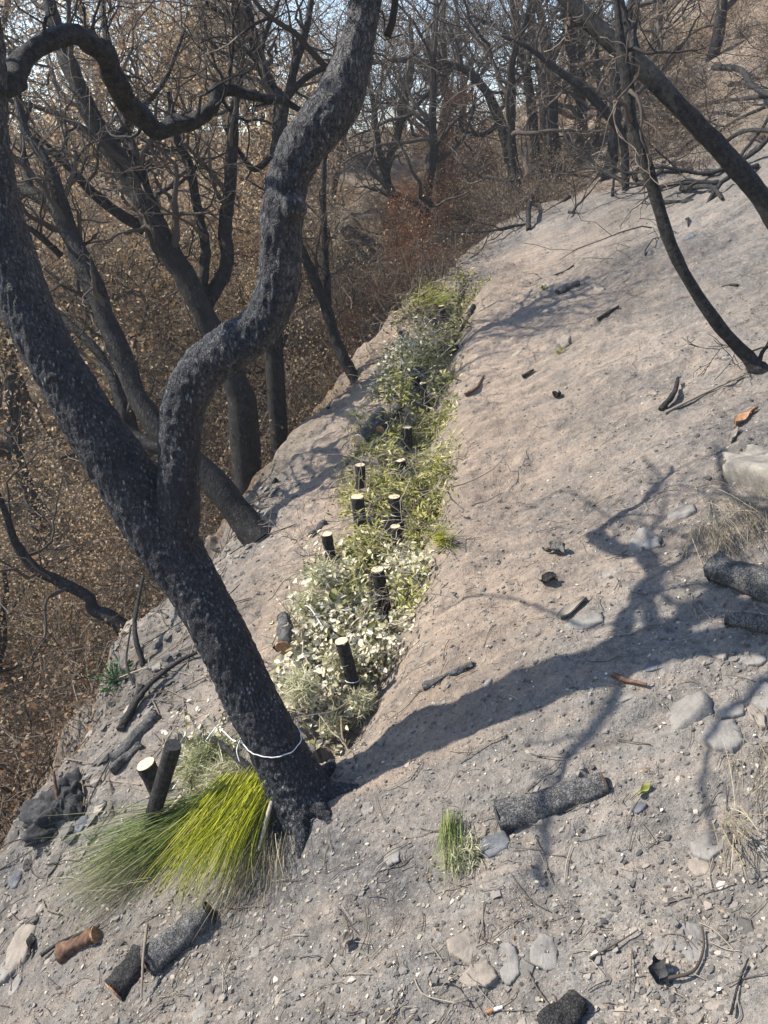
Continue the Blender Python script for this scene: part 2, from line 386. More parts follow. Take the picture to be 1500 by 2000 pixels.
rav = np.maximum(rav, .6 * sstep(-.28, .0, d_) * sstep(3.2, 4.2, Y) * sstep(.0, .3, vnoise(X * 5, Y * 5, 0, 77) + .3))
coal = np.zeros_like(X)
for px_, py_, s_, a_ in ((620, 1720, .20, .8), (560, 1850, .18, .7), (700, 1950, .2, .5), (760, 1700, .14, .5), (60, 1650, .22, .9), (180, 1560, .16, .6), (850, 1600, .15, .4), (1250, 960, .35, .45), (1050, 1000, .3, .35), (1330, 760, .35, .5), (1250, 1300, .2, .4), (1100, 1830, .15, .35), (1420, 1100, .25, .5), (1300, 480, .6, .5), (1150, 420, .6, .55), (1000, 470, .5, .6), (1420, 330, .7, .6), (930, 560, .3, .5), (1400, 560, .5, .4), (1440, 850, .3, .4), (100, 1750, .2, .6), (300, 1330, .2, .6), (400, 1250, .2, .4)):
    q_ = P(px_, py_); coal = np.maximum(coal, a_ * np.exp(-(((X - q_[0]) ** 2 + (Y - q_[1]) ** 2) / s_ ** 2)))
coal = np.clip(coal * (1 + .9 * fbm(X * 6, Y * 6, 0, 81, 4)), 0, 1)
for nm, arr in (('soil', soil), ('ravine', rav), ('coal', coal)):
    at = ground.data.attributes.new(nm, 'FLOAT', 'POINT'); at.data.foreach_set('value', np.clip(arr, 0, 1).ravel())

# ------------------------------------------------------------------ branches
def catmull(C, n):
    C = np.asarray(C, float)
    if len(C) < 3: return C[0] + (C[-1] - C[0]) * np.linspace(0, 1, n)[:, None]
    Pp = np.vstack([2 * C[0] - C[1], C, 2 * C[-1] - C[-2]]); t = np.linspace(0, len(C) - 1 - 1e-6, n); i = t.astype(int); f = (t - i)[:, None]
    p0, p1, p2, p3 = Pp[i], Pp[i + 1], Pp[i + 2], Pp[i + 3]
    return .5 * (2 * p1 + (p2 - p0) * f + (2 * p0 - 5 * p1 + 4 * p2 - p3) * f**2 + (3 * p1 - p0 - 3 * p2 + p3) * f**3)
def traced(spec, ys, n=40):
    """spec (px,py,width px); ys one depth per point or (first,last)"""
    if len(ys) != len(spec): ys = np.interp(np.linspace(0, 1, len(spec)), np.linspace(0, 1, len(ys)), ys)
    p = np.array([Q(a, b, y) for (a, b, _), y in zip(spec, ys)])
    r = np.array([pxm(s_[2], q) / 2 for s_, q in zip(spec, p)])
    c = catmull(np.column_stack([p, r]), n)
    return c[:, :3], np.maximum(c[:, 3], .001)
def grow(mb, p0, d, L, r0, lvl, tips=None, wig=.35, up=.1, kids=(5, 4, 3), minr=.0015, a=None):
    n = 12 if lvl >= 2 else (8 if lvl == 1 else 6)
    p = np.array(p0, float); d = np.array(d, float); d /= np.linalg.norm(d); pts = [p.copy()]; ds = [d.copy()]
    for _ in range(n - 1):
        d = d + rng.normal(size=3) * wig * (1.8 if rng.random() < .25 else .8) + np.array([0, 0, up]); d /= np.linalg.norm(d)
        p = p + d * L / (n - 1); pts.append(p.copy()); ds.append(d.copy())
    pts = np.array(pts); rad = np.maximum(r0 * np.linspace(1, .25, n), minr)
    ta = rng.uniform(0, .42) if (a is None and r0 > .003) else (rng.uniform(0, .9) if a is None else a)
    mb.tube(pts, rad, 6 if lvl >= 2 else (4 if lvl == 1 else 3), a=ta, cap=False)
    if tips is not None and lvl <= 1:
        for q, e in list(zip(pts, ds))[1:]: tips.append((q, e))
    if lvl > 0:
        for _ in range(kids[min(lvl - 1, len(kids) - 1)]):
            t = rng.uniform(.25, 1); k = min(int(t * (n - 1)), n - 2); f = t * (n - 1) - k
            s_ = pts[k] + (pts[k + 1] - pts[k]) * f
            e = ds[k] + rng.normal(size=3) * .75; e /= np.linalg.norm(e)
            grow(mb, s_, e, L * rng.uniform(.4, .75), max(rad[k] * .6, minr), lvl - 1, tips, wig, up, kids, minr, a)
def leaf_at(mb, tips, per, size, spread, m=0, shape='rhomb', wid=.55, keep=1.0, down=.3):
    if not tips: return
    T = np.array([t[0] for t in tips]); D = np.array([t[1] for t in tips])
    T = np.repeat(T, per, 0); D = np.repeat(D, per, 0); N = len(T)
    if keep < 1: k = rng.random(N) < keep; T, D, N = T[k], D[k], k.sum()
    pos = T + rng.normal(size=(N, 3)) * spread
    dr = D * .5 + rng.normal(size=(N, 3)) * .8 + np.array([0, 0, -down]); nor = rng.normal(size=(N, 3)) + np.array([0, 0, .7])
    mb.leaves(pos, dr, nor, size * rng.uniform(.6, 1.3, N), shape, m=m, wid=wid)

# ------------------------------------------------------------------ the big forked oak
def main_oak():
    base = P(590, 1560)
    yb = base[1]
    trunk = [(612, 1640, 165), (592, 1570, 142), (560, 1500, 122), (525, 1430, 112), (484, 1350, 107), (438, 1250, 106), (382, 1150, 116), (326, 1060, 130), (268, 970, 128),
             (205, 870, 120), (150, 780, 114), (97, 690, 110), (52, 600, 108), (14, 500, 108), (-14, 400, 104), (-26, 300, 98), (-27, 200, 88), (-30, 100, 80), (-45, 0, 72), (-80, -200, 60)]
    yt = [yb - .02, yb, yb + .02, yb + .04, yb + .07, yb + .10, yb + .14, yb + .17, yb + .19, yb + .2, yb + .21, yb + .23, yb + .25, yb + .27, yb + .29, yb + .30, yb + .31, yb + .33, yb + .36, yb + .42]
    limb = [(350, 1100, 70), (350, 1010, 84), (351, 920, 82), (354, 840, 82), (364, 780, 86), (400, 715, 92), (452, 675, 98), (505, 638, 94), (536, 575, 90), (547, 500, 92), (552, 410, 95),
            (568, 340, 92), (602, 275, 98), (655, 205, 100), (690, 120, 80), (705, 60, 70), (716, 0, 70), (735, -150, 60), (700, -400, 48)]
    yl = np.interp(np.arange(len(limb)), [0, 4, 8, 12, 18], [yb + .15, yb + .17, yb + .18, yb + .19, yb + .22])
    limb = [(x_, y_, w_ * .94) for x_, y_, w_ in limb]; trunk = [(x_, y_, w_ * .93) for x_, y_, w_ in trunk]
    mb = MB()
    axis_pts = None
    for sp, ys in ((trunk, yt), (limb, yl)):
        pts, rad = traced(sp, ys, 160)
        if axis_pts is None: axis_pts = (pts, rad)
        mb.tube(pts, rad, 40)
    # root flares
    for ang, L, r in ((-.2, .20, .028), (.9, .17, .028), (2.6, .16, .03), (-1.5, .19, .030), (-2.3, .16, .028), (-.85, .17, .026)):
        p = [base + np.array([0, 0, .10])]
        for t in (.3, .5, .75, 1.):
            q = base + np.array([math.cos(ang), math.sin(ang), 0]) * L * t; q[2] = G(q[0], q[1]) + .045 * (1 - t) ** 1.5 - .02 * t; p.append(q)
        mb.tube(catmull(p, 12), np.linspace(r * 1.35, r * .22, 12), 14)
    # knot on the right limb
    kp = Q(574, 405, yl[10] - .05); mb.tube([kp + np.array([0, .03, 0]), kp, kp + np.array([.004, -.03, .004])], [.03, .03, .016], 14)
    tmp = mb.build('tmp', [])
    md = tmp.modifiers.new('r', 'REMESH'); md.mode = 'VOXEL'; md.voxel_size = .0045; md.use_smooth_shade = True
    sm = tmp.modifiers.new('s', 'SMOOTH'); sm.factor = .5; sm.iterations = 10
    dg = bpy.context.evaluated_depsgraph_get(); ev = tmp.evaluated_get(dg); me = bpy.data.meshes.new_from_object(ev)
    bpy.data.objects.remove(tmp)
    n = len(me.vertices); v = np.empty(n * 3); me.vertices.foreach_get('co', v); v = v.reshape(-1, 3)
    nr = np.empty(n * 3); me.vertex_normals.foreach_get('vector', nr); nr = nr.reshape(-1, 3)
    big = vnoise(v[:, 0] * 7, v[:, 1] * 7, v[:, 2] * 5, 5); ridg = 1 - np.abs(vnoise(v[:, 0] * 72, v[:, 1] * 72, v[:, 2] * 20, 8)); fine = vnoise(v[:, 0] * 110, v[:, 1] * 110, v[:, 2] * 75, 9)
    v2 = v + nr * (.006 * big + .0058 * (ridg - .7) + .0028 * fine)[:, None]
    me.vertices.foreach_set('co', v2.ravel())
    hgt = v[:, 2] - base[2]
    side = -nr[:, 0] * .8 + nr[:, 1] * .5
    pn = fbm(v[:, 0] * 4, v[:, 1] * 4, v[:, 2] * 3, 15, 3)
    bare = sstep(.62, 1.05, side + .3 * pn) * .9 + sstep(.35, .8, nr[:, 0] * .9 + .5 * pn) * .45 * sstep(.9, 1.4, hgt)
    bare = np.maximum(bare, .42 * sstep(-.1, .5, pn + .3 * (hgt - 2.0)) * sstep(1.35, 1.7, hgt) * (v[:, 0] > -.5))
    sun_spot = Q(405, 690, yl[5] - .05); bare = np.maximum(bare, .95 * (1 - sstep(.035, .075, np.linalg.norm((v - sun_spot) * np.array([1, .5, .8]), axis=1) + .05 * pn + .02 * fine)))  # sunlit spot on the right limb, painted in with the bare bark colour
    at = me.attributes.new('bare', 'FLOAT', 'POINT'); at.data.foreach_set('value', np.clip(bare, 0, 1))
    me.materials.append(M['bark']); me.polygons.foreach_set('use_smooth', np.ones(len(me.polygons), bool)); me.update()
    root = empty('forked_oak', base, 'big charred oak forking into two thick limbs, nearest to the camera', 'tree')
    tr = bpy.data.objects.new('trunk', me); COL.objects.link(tr); tr.parent = root; tr.location = -base
    # arching side branch
    arch = [(-30, 185, 50), (5, 165, 46), (32, 145, 42), (52, 108, 38), (95, 84, 37), (150, 74, 37), (190, 94, 40), (215, 140, 41), (240, 187, 42), (272, 228, 40), (310, 250, 33), (352, 243, 31), (390, 228, 29), (413, 203, 25), (417, 172, 22), (450, 178, 21), (500, 186, 19), (548, 196, 15), (590, 220, 9)]
    pts, rad = traced(arch, np.interp(np.arange(19), [0, 4, 9, 18], [yb + .29, yb + .55, yb + .88, yb + 1.15]), 110)
    pts = pts + .007 * np.stack([vnoise(np.arange(110) * .23, np.zeros(110), 0, q_) for q_ in (1, 2, 3)], -1); mb = MB(); mb.tube(pts, rad, 16, rough=.3, seed=3)
    for k, L in ((22, .12), (34, .3), (40, .3), (56, .35), (63, .1), (70, .3), (84, .35), (90, .3), (96, .3), (50, .25), (76, .2), (102, .3)):
        grow(mb, pts[k], rng.normal(size=3) + np.array([.2, .2, .5]), L, .006, 2, wig=.3, kids=(2, 2))
    b1 = mb.build('branch', M['char'], root, base)
    # upper crown above the frame: limbs that go on past it
    mb = MB(); t2, r2 = traced(limb, yl, 160); t1, r1 = axis_pts
    for (bp, dr, L, r) in ((t2[-1], (.2, .1, 1), 1.5, .03), (t2[-12], (.8, .2, .7), 1.4, .026), (t1[-1], (-.5, .1, 1), 1.5, .035), (t1[-8], (.1, .6, .8), 1.2, .025), (t2[-6], (-.3, -.4, .9), 1.2, .025), (t1[-14], (-.6, -.1, .7), 1.3, .025)):
        grow(mb, bp, dr, L, r, 3, wig=.28, up=.08, kids=(3, 3, 4))
    for px, py, wd, L in ((640, 135, -1, .45), (600, 110, 1, .3), (716, 20, 1, .3)):
        q = Q(px + 40, py + 50, yb + .3); grow(mb, q, (-.6 * -wd, .2, .6), L, .009, 2, wig=.3, kids=(3, 2))
    # crown boughs above and left of the frame, added unseen to cast ground shadows
    for crv, wd in (([(1390, 1190), (1290, 1160), (1270, 1060), (1300, 960), (1255, 890)], 15), ([(1135, 1225), (1060, 1190), (960, 1162), (850, 1200)], 10), ([(1260, 1260), (1282, 1160), (1292, 1070), (1330, 1010)], 9),
                    ([(1240, 1290), (1190, 1390), (1105, 1480), (1070, 1600), (1040, 1710)], 24), ([(1500, 1330), (1410, 1420), (1370, 1530), (1395, 1660)], 20),
                    ([(1320, 1040), (1200, 1010), (1100, 960), (1020, 1000)], 8), ([(1500, 1000), (1420, 960), (1400, 870)], 22)):
        q3 = []
        for x_, y_ in crv:
            g0 = P(x_, y_); k_ = .3
            while True:
                c_ = g0 - LT * k_; e_ = c_ - CPOS; dz = e_ @ CF; py_ = 1000 - FPX * (e_ @ CU) / dz; px_ = 750 + FPX * (e_ @ CR) / dz
                if dz > .2 and (py_ < -70 or px_ < -70) or k_ > 6: break
                k_ += .05
            q3.append(k_)
        k_ = max(q3) + .05
        pts_ = catmull([P(x_, y_) - LT * (k_ + .06 * i_) for i_, (x_, y_) in enumerate(crv)], 24)
        rw = pxm(wd, P(*crv[1])) / 2; mb.tube(pts_, np.linspace(rw, rw * .45, 24), 8, rough=.25, seed=wd)
        for i_ in (8, 13, 18, 22): grow(mb, pts_[i_], rng.normal(size=3), .25, rw * .4, 1, wig=.3, kids=(2,))
        cand = np.vstack([t1[125:], t2[125:]]); st_ = cand[np.argmin(np.linalg.norm(cand - pts_[0], axis=1))]
        mb.tube(catmull([st_, (st_ + pts_[0]) / 2 + np.array([0, 0, .15]), pts_[0]], 10), rw * .8, 8)
    mb.build('crown', M['twig'], root, base)
    # cord tied round the foot of the trunk
    bv = BVHTree.FromPolygons([tuple(c) for c in v2], [tuple(p.vertices) for p in me.polygons])
    cp = Q(530, 1440, yb + .035); ax = t1[25] - t1[10]; ax /= np.linalg.norm(ax)
    i0 = np.argmin(np.linalg.norm(t1 - cp, axis=1)); c0 = t1[i0]
    u = np.cross(ax, [0, 1., 0]); u /= np.linalg.norm(u); wv = np.cross(ax, u)
    ring = []
    for th in np.linspace(0, 2 * np.pi, 49):
        dirv = u * math.cos(th) + wv * math.sin(th); tilt = ax * .035 * math.cos(th + .5)
        o_ = c0 + dirv * .4 + tilt
        h = bv.ray_cast(Vector(o_), Vector(-dirv), .5)
        hp = np.array(h[0]) if h[0] is not None else c0 + dirv * .09 + tilt
        ring.append(hp + dirv * .0022)
    mb = MB(); mb.tube(catmull(ring, 140), .0016, 6, cap=False)
    e = np.array(ring[int(np.argmin(np.array(ring)[:, 0]))])
    mb.tube(catmull([e, e + np.array([-.02, .0, -.004]), P(432, 1460, .075), P(412, 1470, .04)], 14), .0018, 5)
    mb.tube(catmull([e, e + np.array([-.008, -.02, -.02]), e + np.array([.0, -.035, -.045])], 8), .0018, 5)
    tag(mb.build('cord', M['wire']), 'white cord tied round the foot of the big forked oak', 'cord')
    return root
main_oak()

# ------------------------------------------------------------------ traced trees behind and beside it
def traced_tree(label, limbs, ybase, foot=None, twigs=10, tl=.5, mat='farbark', leaves=None, per=2, name='burnt_tree', group='burnt trees', lsize=.035, sides=10, sprout=(.35, 1)):
    """limbs: list of (spec, dy list); first one is the trunk, base first"""
    base = None; mb = MB(); tw = MB(); tips = []
    for k, (spec, dy) in enumerate(limbs):
        pts, rad = traced(spec, [ybase + v for v in dy], 14 + 5 * len(spec))
        if k == 0:
            base = pts[0].copy(); gz = G(base[0], base[1])
            if foot is None:
                dn = np.linspace(base[2], gz - .06, 6)[1:] if base[2] > gz else []
                if len(dn):
                    ext = np.array([[base[0], base[1], z] for z in dn])[::-1]; pts = np.vstack([ext, pts]); rad = np.concatenate([np.full(len(ext), rad[0] * 1.1), rad])
                base = np.array([base[0], base[1], gz])
        mb.tube(pts, rad, sides, rough=.2, seed=k + len(label))
        nt_ = twigs if k == 0 else max(2, twigs // 2)
        for _ in range(nt_):
            i = int(rng.uniform(*sprout) * (len(pts) - 2)); t = pts[i + 1] - pts[i]; t /= np.linalg.norm(t) + 1e-9
            dr = t * .5 + rng.normal(size=3) * .7 + np.array([0, 0, .25])
            grow(tw, pts[i], dr, tl * rng.uniform(.5, 1.3), max(rad[i] * .4, .004), 2, tips, wig=.3, up=.06, kids=(4, 4), minr=.0016)
    root = empty(name, base, label, 'tree', group)
    mb.build('trunk', M[mat], root, base); tw.build('twigs', M['twig'], root, base)
    if leaves:
        lf = MB(); leaf_at(lf, tips, per, lsize, .05, keep=.8); lf.build('crown', M[leaves], root, base)
    return root
yT2 = P(500, 1048)[1]
traced_tree('charred tree leaning left with its foot on the bank just behind the forked oak', [
    ([(510, 1055, 66), (470, 1005, 60), (420, 945, 52), (365, 890, 46), (315, 842, 42), (272, 782, 38), (250, 722, 37), (215, 640, 38), (190, 575, 40), (155, 495, 38), (125, 428, 34), (105, 345, 24), (76, 295, 21), (50, 255, 18), (35, 195, 15), (20, 100, 12)], (0, .3, .6, .8)),
    ([(365, 892, 30), (310, 875, 28), (250, 842, 24), (236, 780, 22), (200, 700, 20), (125, 622, 16), (60, 570, 12)], (.3, .5, .8)),
    ([(135, 445, 28), (100, 402, 27), (50, 370, 24), (10, 355, 20)], (.7, .9)), ([(62, 376, 16), (50, 325, 14), (44, 270, 11), (60, 200, 8)], (.85, 1.0)),
    ([(120, 500, 14), (70, 455, 12), (30, 430, 9)], (.7, .6))], yT2, twigs=9, tl=.5)
yT1 = 4.7
traced_tree('stout black tree with steep branches, seen through the fork of the big oak', [
    ([(470, 780, 56), (440, 700, 50), (410, 640, 46), (378, 570, 43), (338, 502, 44), (302, 440, 47), (284, 395, 48), (252, 345, 40), (205, 275, 36), (172, 212, 34), (140, 135, 32), (118, 85, 28), (95, 0, 24), (80, -80, 18)], (0, .1, .2, .4)),
    ([(290, 400, 30), (272, 325, 24), (252, 280, 21), (243, 235, 18), (225, 140, 15), (205, 55, 12), (200, -40, 8)], (.2, .6)),
    ([(283, 448, 24), (215, 405, 20), (170, 365, 18), (130, 320, 17), (95, 290, 15), (62, 270, 11)], (.15, -.2)),
    ([(408, 632, 30), (400, 600, 28), (425, 560, 27), (443, 515, 26), (441, 435, 26), (450, 350, 24), (456, 225, 20), (470, 120, 14), (460, 0, 9)], (.1, .3, .5)),
    ([(405, 620, 20), (396, 565, 20), (402, 490, 20), (390, 425, 19), (370, 325, 17), (345, 268, 15), (330, 180, 10)], (.1, .5)),
    ([(215, 285, 16), (260, 230, 12), (320, 160, 9), (360, 60, 6)], (.2, .5))], yT1, twigs=12, tl=.8)
traced_tree('dark slender tree forking high between the two limbs of the big oak', [
    ([(530, 560, 34), (538, 420, 30), (543, 300, 28), (546, 240, 28), (549, 200, 30), (530, 172, 26), (505, 110, 24), (490, 58, 22), (478, 0, 20), (470, -60, 14)], (0, .3)),
    ([(553, 195, 20), (566, 178, 18), (576, 125, 17), (596, 65, 14), (608, 0, 12)], (.2, .5)), ([(556, 192, 14), (600, 150, 12), (640, 130, 10), (690, 110, 6)], (.2, .2)),
    ([(543, 290, 14), (500, 330, 12), (470, 300, 9), (440, 250, 6)], (.2, .1)), ([(508, 110, 12), (520, 60, 10), (545, 0, 7)], (.3, .5)),
    ([(495, 70, 12), (450, 40, 10), (400, 5, 7)], (.3, .1))], 5.0, twigs=12, tl=.8)
traced_tree('thin twin stemmed tree rooted on the edge of the bank', [
    ([(694, 742, 22), (672, 700, 23), (654, 660, 22), (636, 600, 22), (600, 512, 20), (575, 460, 15), (560, 380, 9)], (0, .2)),
    ([(641, 612, 15), (640, 570, 15), (635, 490, 14), (632, 350, 11), (640, 250, 7)], (.1, .3))], P(694, 744)[1], twigs=8, tl=.45)
traced_tree('crooked tree with reddish foot at the head of the brush line', [
    ([(800, 472, 20), (786, 430, 18), (774, 398, 18), (755, 350, 17), (764, 300, 16), (780, 250, 15), (790, 200, 13), (805, 120, 10), (800, 30, 7)], (0, .4)),
    ([(757, 350, 12), (742, 300, 11), (731, 215, 10), (715, 130, 7)], (.1, .3)), ([(782, 240, 9), (830, 190, 7), (880, 130, 5)], (.2, .4))], P(800, 474)[1], twigs=14, tl=.7, sprout=(.3, 1))
traced_tree('bent trunk creeping along the ravine floor far left of the oak', [
    ([(245, 1228, 34), (215, 1205, 28), (182, 1190, 24), (172, 1165, 22), (110, 1132, 20), (70, 1110, 20), (30, 1060, 18), (10, 1000, 14), (-20, 930, 10)], (0, .1))], P(250, 1225)[1] + .1, twigs=6, tl=.5)
traced_tree('dim leaning trunk at the lower left frame edge in the ravine', [
    ([(55, 1455, 22), (30, 1400, 24), (-10, 1340, 24), (-60, 1270, 20)], (0, 0))], P(60, 1440)[1] + .05, twigs=5, tl=.35)
# right-hand trees
def rt(label, limbs, foot, **k):
    return traced_tree(label, limbs, P(*foot)[1], **k)
rt('slim charred tree whose top arches left over the ravine', [([(1015, 392, 23), (995, 310, 20), (980, 250, 21), (950, 180, 18), (910, 137, 14), (865, 126, 12), (780, 117, 9), (720, 125, 5)], (0, .1)), ([(975, 240, 10), (945, 262, 9), (905, 255, 7), (895, 225, 5)], (0, -.1)), ([(905, 140, 8), (890, 80, 6), (860, 20, 4)], (0, .1))], (1015, 392), twigs=22, tl=.9, sprout=(.3, 1))
rt('straight charred trunk, left one of the close pair on the slope rim', [([(1055, 362, 20), (1045, 275, 19), (1030, 150, 18), (1015, 100, 17), (1000, 0, 15), (990, -80, 10)], (0, .2)), ([(1018, 110, 9), (980, 60, 7), (920, 30, 5)], (.1, .1))], (1055, 362), twigs=20, tl=1.0)
rt('straight charred trunk, right one of the close pair on the slope rim', [([(1086, 350, 26), (1080, 250, 20), (1078, 150, 19), (1070, 100, 20), (1050, 0, 14), (1040, -80, 10)], (0, .2)), ([(1076, 120, 15), (1105, 60, 11), (1125, -10, 8)], (.1, .3))], (1086, 350), twigs=20, tl=1.0)
rt('grey burnt trunk behind the snapped trunk', [([(1145, 303, 18), (1137, 200, 16), (1135, 75, 14), (1128, -20, 10)], (0, .1)), ([(1160, 300, 12), (1172, 200, 10), (1165, 90, 8), (1175, 0, 6)], (.1, .2))], (1145, 303), twigs=18, tl=1.0)
rt('snapped burnt trunk with its bent top hanging over to the left', [([(1222, 372, 15), (1217, 275, 16), (1180, 215, 18), (1135, 170, 16), (1100, 145, 14), (1030, 92, 9), (980, 70, 5)], (0, .1)), ([(1217, 280, 8), (1228, 220, 7), (1245, 180, 5)], (0, .1))], (1222, 372), twigs=10, tl=.6)
rt('slender charred sapling leaning left, its foot ringed by ash on the right', [([(1484, 724, 40), (1460, 697, 28), (1400, 630, 24), (1340, 540, 23), (1300, 450, 23), (1265, 330, 23), (1235, 240, 21), (1226, 170, 23), (1215, 110, 22), (1208, 40, 14), (1200, -60, 10)], (0, .05, .1)), ([(1230, 150, 16), (1236, 80, 12), (1246, 0, 9)], (.1, .2)), ([(1480, 715, 10), (1488, 690, 8), (1500, 675, 6)], (0, 0))], (1484, 724), twigs=3, tl=.4, mat='char', sides=14, sprout=(.6, 1))
traced_tree('thick charred trunk slanting across the upper right', [([(1640, 640, 52), (1600, 560, 47), (1545, 470, 43), (1490, 390, 40), (1440, 328, 38), (1380, 264, 36), (1320, 200, 34), (1250, 130, 37), (1200, 85, 34), (1160, 50, 31), (1110, 3, 26), (1060, -50, 22), (980, -150, 17)], (0, .1, .3)), ([(1250, 125, 20), (1225, 45, 14), (1205, -30, 9)], (.2, .3))], 3.5, twigs=1, tl=.4, mat='char', sides=16, sprout=(.6, 1))

# ------------------------------------------------------------------ woodland behind: prototypes + copies
def proto_tree(kind, H, seed):
    global rng
    rng = np.random.default_rng(seed)
    tr = MB(); tw = MB(); tips = []
    n = 12; p = np.zeros(3); p[2] = -.15; d = np.array([rng.normal() * .12, rng.normal() * .12, 1]); pts = [p.copy()]
    for _ in range(n - 1):
        d = d + rng.normal(size=3) * .13 + np.array([0, 0, .12]); d /= np.linalg.norm(d); p = p + d * H * .75 / (n - 1); pts.append(p.copy())
    pts = catmull(pts, 30); r0 = .016 * H + .02; rad = np.linspace(r0, r0 * .25, 30); tr.tube(pts, rad, 8, rough=.2, seed=seed)
    nb = 9 if kind != 'bare' else 10
    for _ in range(nb):
        i = int(rng.uniform(.25, .97) * 28); dr = np.append(rng.normal(size=2), rng.uniform(.1, .9))
        q = pts[i]; L = H * rng.uniform(.22, .42)
        grow(tw, q, dr, L, rad[i] * .6, 3, tips, wig=.24, up=.06, kids=(3, 4, 5), minr=.003)
    lf = None
    if kind != 'bare':
        lf = MB(); leaf_at(lf, tips, 5, .044 if kind != 'rust' else .05, .14, keep=.85)
    return tr, tw, lf
def make_proto(kind, H, seed, loc, rz, label, group):
    tr, tw, lf = proto_tree(kind, H, seed)
    root = empty('dead_oak' if kind == 'oak' else 'burnt_tree', loc, label, 'tree', group); root.rotation_euler = (0, 0, rz)
    tr.build('trunk', M['farbark'], root); tw.build('twigs', M['twig'], root)
    if lf: lf.build('crown', M['deadleaf' if kind == 'oak' else 'rustleaf'], root)
    return root
def scatter(kind, spots, protos_n, H, seed, label, group):
    ps = []
    for k, (x, y, sc) in enumerate(spots):
        loc = (x, y, G(x, y) - .03); rz = (k * 2.399) % 6.283
        if k < protos_n:
            o = make_proto(kind, H, seed + k, loc, rz, label, group); o.scale = (sc, sc, sc); ps.append(o)
        else:
            o = copy_tree(ps[k % protos_n], loc, rz, sc)
r2 = np.random.default_rng(77)
oaks = [(-2.3, 6.6, .85), (-3.6, 7.4, 1.0), (-1.9, 8.8, .9), (-4.6, 9.4, 1.1), (-2.9, 10.6, 1.0), (-1.9, 12.6, .9), (-5.6, 12.0, 1.2), (-3.6, 13.5, 1.1), (-2.6, 17, 1.0), (-5.6, 18, 1.2), (-.9, 14.5, .6), (-1.2, 7.4, .55), (-3.0, 5.0, .55)]
scatter('oak', oaks, 5, 5.2, 100, 'scorched oak still holding tan dead leaves in the ravine wood', 'scorched oaks holding dead leaves')
rust = [(.45, 10.6, .42), (.25, 8.8, .3), (.6, 12.5, .5), (-.3, 9.6, .3)]
scatter('rust', rust, 2, 4.0, 150, 'small tree with rust red scorched leaves beyond the brush line', 'trees with rust red leaves')
bare = []
for y in (9.6, 11.4, 13.6, 16.4, 19.6, 23):
    xs = np.arange(.14 * y if y < 10 else .08 * y, .62 * y, .10 * y + .25)
    for x in xs: bare.append((x + r2.uniform(-.35, .35), y + r2.uniform(-.6, .6), r2.uniform(.75, 1.2)))
bare += [(-.3 + .9 * k, 23 + r2.uniform(-1, 2), r2.uniform(.8, 1.1)) for k in range(-6, 3)]
scatter('bare', bare, 5, 4.2, 200, 'bare burnt tree on the far side of the slope', 'bare burnt trees on the far slope')

# ------------------------------------------------------------------ scrub in the ravine
def proto_bush(kind, seed, loc, label, group):
    global rng
    rng = np.random.default_rng(seed)
    st = MB(); tips = []
    for _ in range(15):
        dr = np.append(rng.normal(size=2) * .9, rng.uniform(.4, 1.1)); b = np.append(rng.normal(size=2) * .10, -.05)
        grow(st, b, dr, rng.uniform(.4, .9), rng.uniform(.003, .008), 2, tips, wig=.3, up=-.03, kids=(4, 4), minr=.0016)
    root = empty('dead_bush', loc, label, 'bush', group); st.build('stems', M['twig'], root)
    lf = MB(); mt, per, sz, wd = dict(brown=('brownleaf', 2, .022, .6), rust=('rustleaf', 3, .03, .5), olive=('olive', 4, .024, .4), twiggy=('brownleaf', 1, .02, .5), tan=('deadleaf', 3, .028, .5))[kind]
    leaf_at(lf, tips, per, sz, .035, keep=.7, wid=wd); lf.build('foliage', M[mt], root)
    return root
def bushes(kind, n, spots, seed, label, group):
    ps = []
    for k, (x, y, sc) in enumerate(spots):
        loc = (x, y, G(x, y) - .02)
        if k < n: o = proto_bush(kind, seed + k, loc, label, group); ps.append(o); o.scale = (sc,) * 3
        else: copy_tree(ps[k % n], loc, (k * 1.7) % 6.28, sc)
def spread(n, test, seed, lo, hi, s0, s1):
    r = np.random.default_rng(seed); out = []
    while len(out) < n:
        x, y = r.uniform(lo[0], hi[0]), r.uniform(lo[1], hi[1])
        d = float(pdist(np.array([x]), np.array([y]), EDGE)[0])
        if test(x, y, d): out.append((x, y, r.uniform(s0, s1)))
    return out
left = lambda x, y, d: d > .45 and x < .09 * y and x > -.62 * y - .3
bushes('brown', 4, spread(52, lambda x, y, d: left(x, y, d) and y < 6.5, 1, (-4.5, 2.2), (.4, 6.5), .7, 1.35), 300, 'brown scorched bush with withered leaves in the ravine left of the bank', 'brown scorched bushes in the ravine')
bushes('twiggy', 3, spread(75, lambda x, y, d: left(x, y, d) and y > 2.2, 2, (-5, 2), (1, 11), .6, 1.2), 320, 'leafless burnt bush, a tangle of thin twigs in the ravine', 'leafless bushes in the ravine')
bushes('tan', 3, spread(60, lambda x, y, d: left(x, y, d) and y > 4.5, 3, (-6, 4), (1, 13), .7, 1.4), 340, 'tan dried bush under the scorched oaks', 'tan dried bushes under the oaks')
bushes('olive', 2, spread(34, lambda x, y, d: left(x, y, d) and y > 2, 4, (-4, 1.5), (.8, 10), .5, 1.1), 360, 'olive green bush that survived among the scorched oaks', 'olive bushes among the oaks')
bushes('tan', 2, spread(30, lambda x, y, d: d > 1.6 and x > .03 * y - .2 and x < .55 * y, 8, (.0, 9), (9, 22), .8, 1.7), 420, 'dry tan scrub on the burnt hillside beyond the slope rim', 'tan scrub beyond the slope rim')
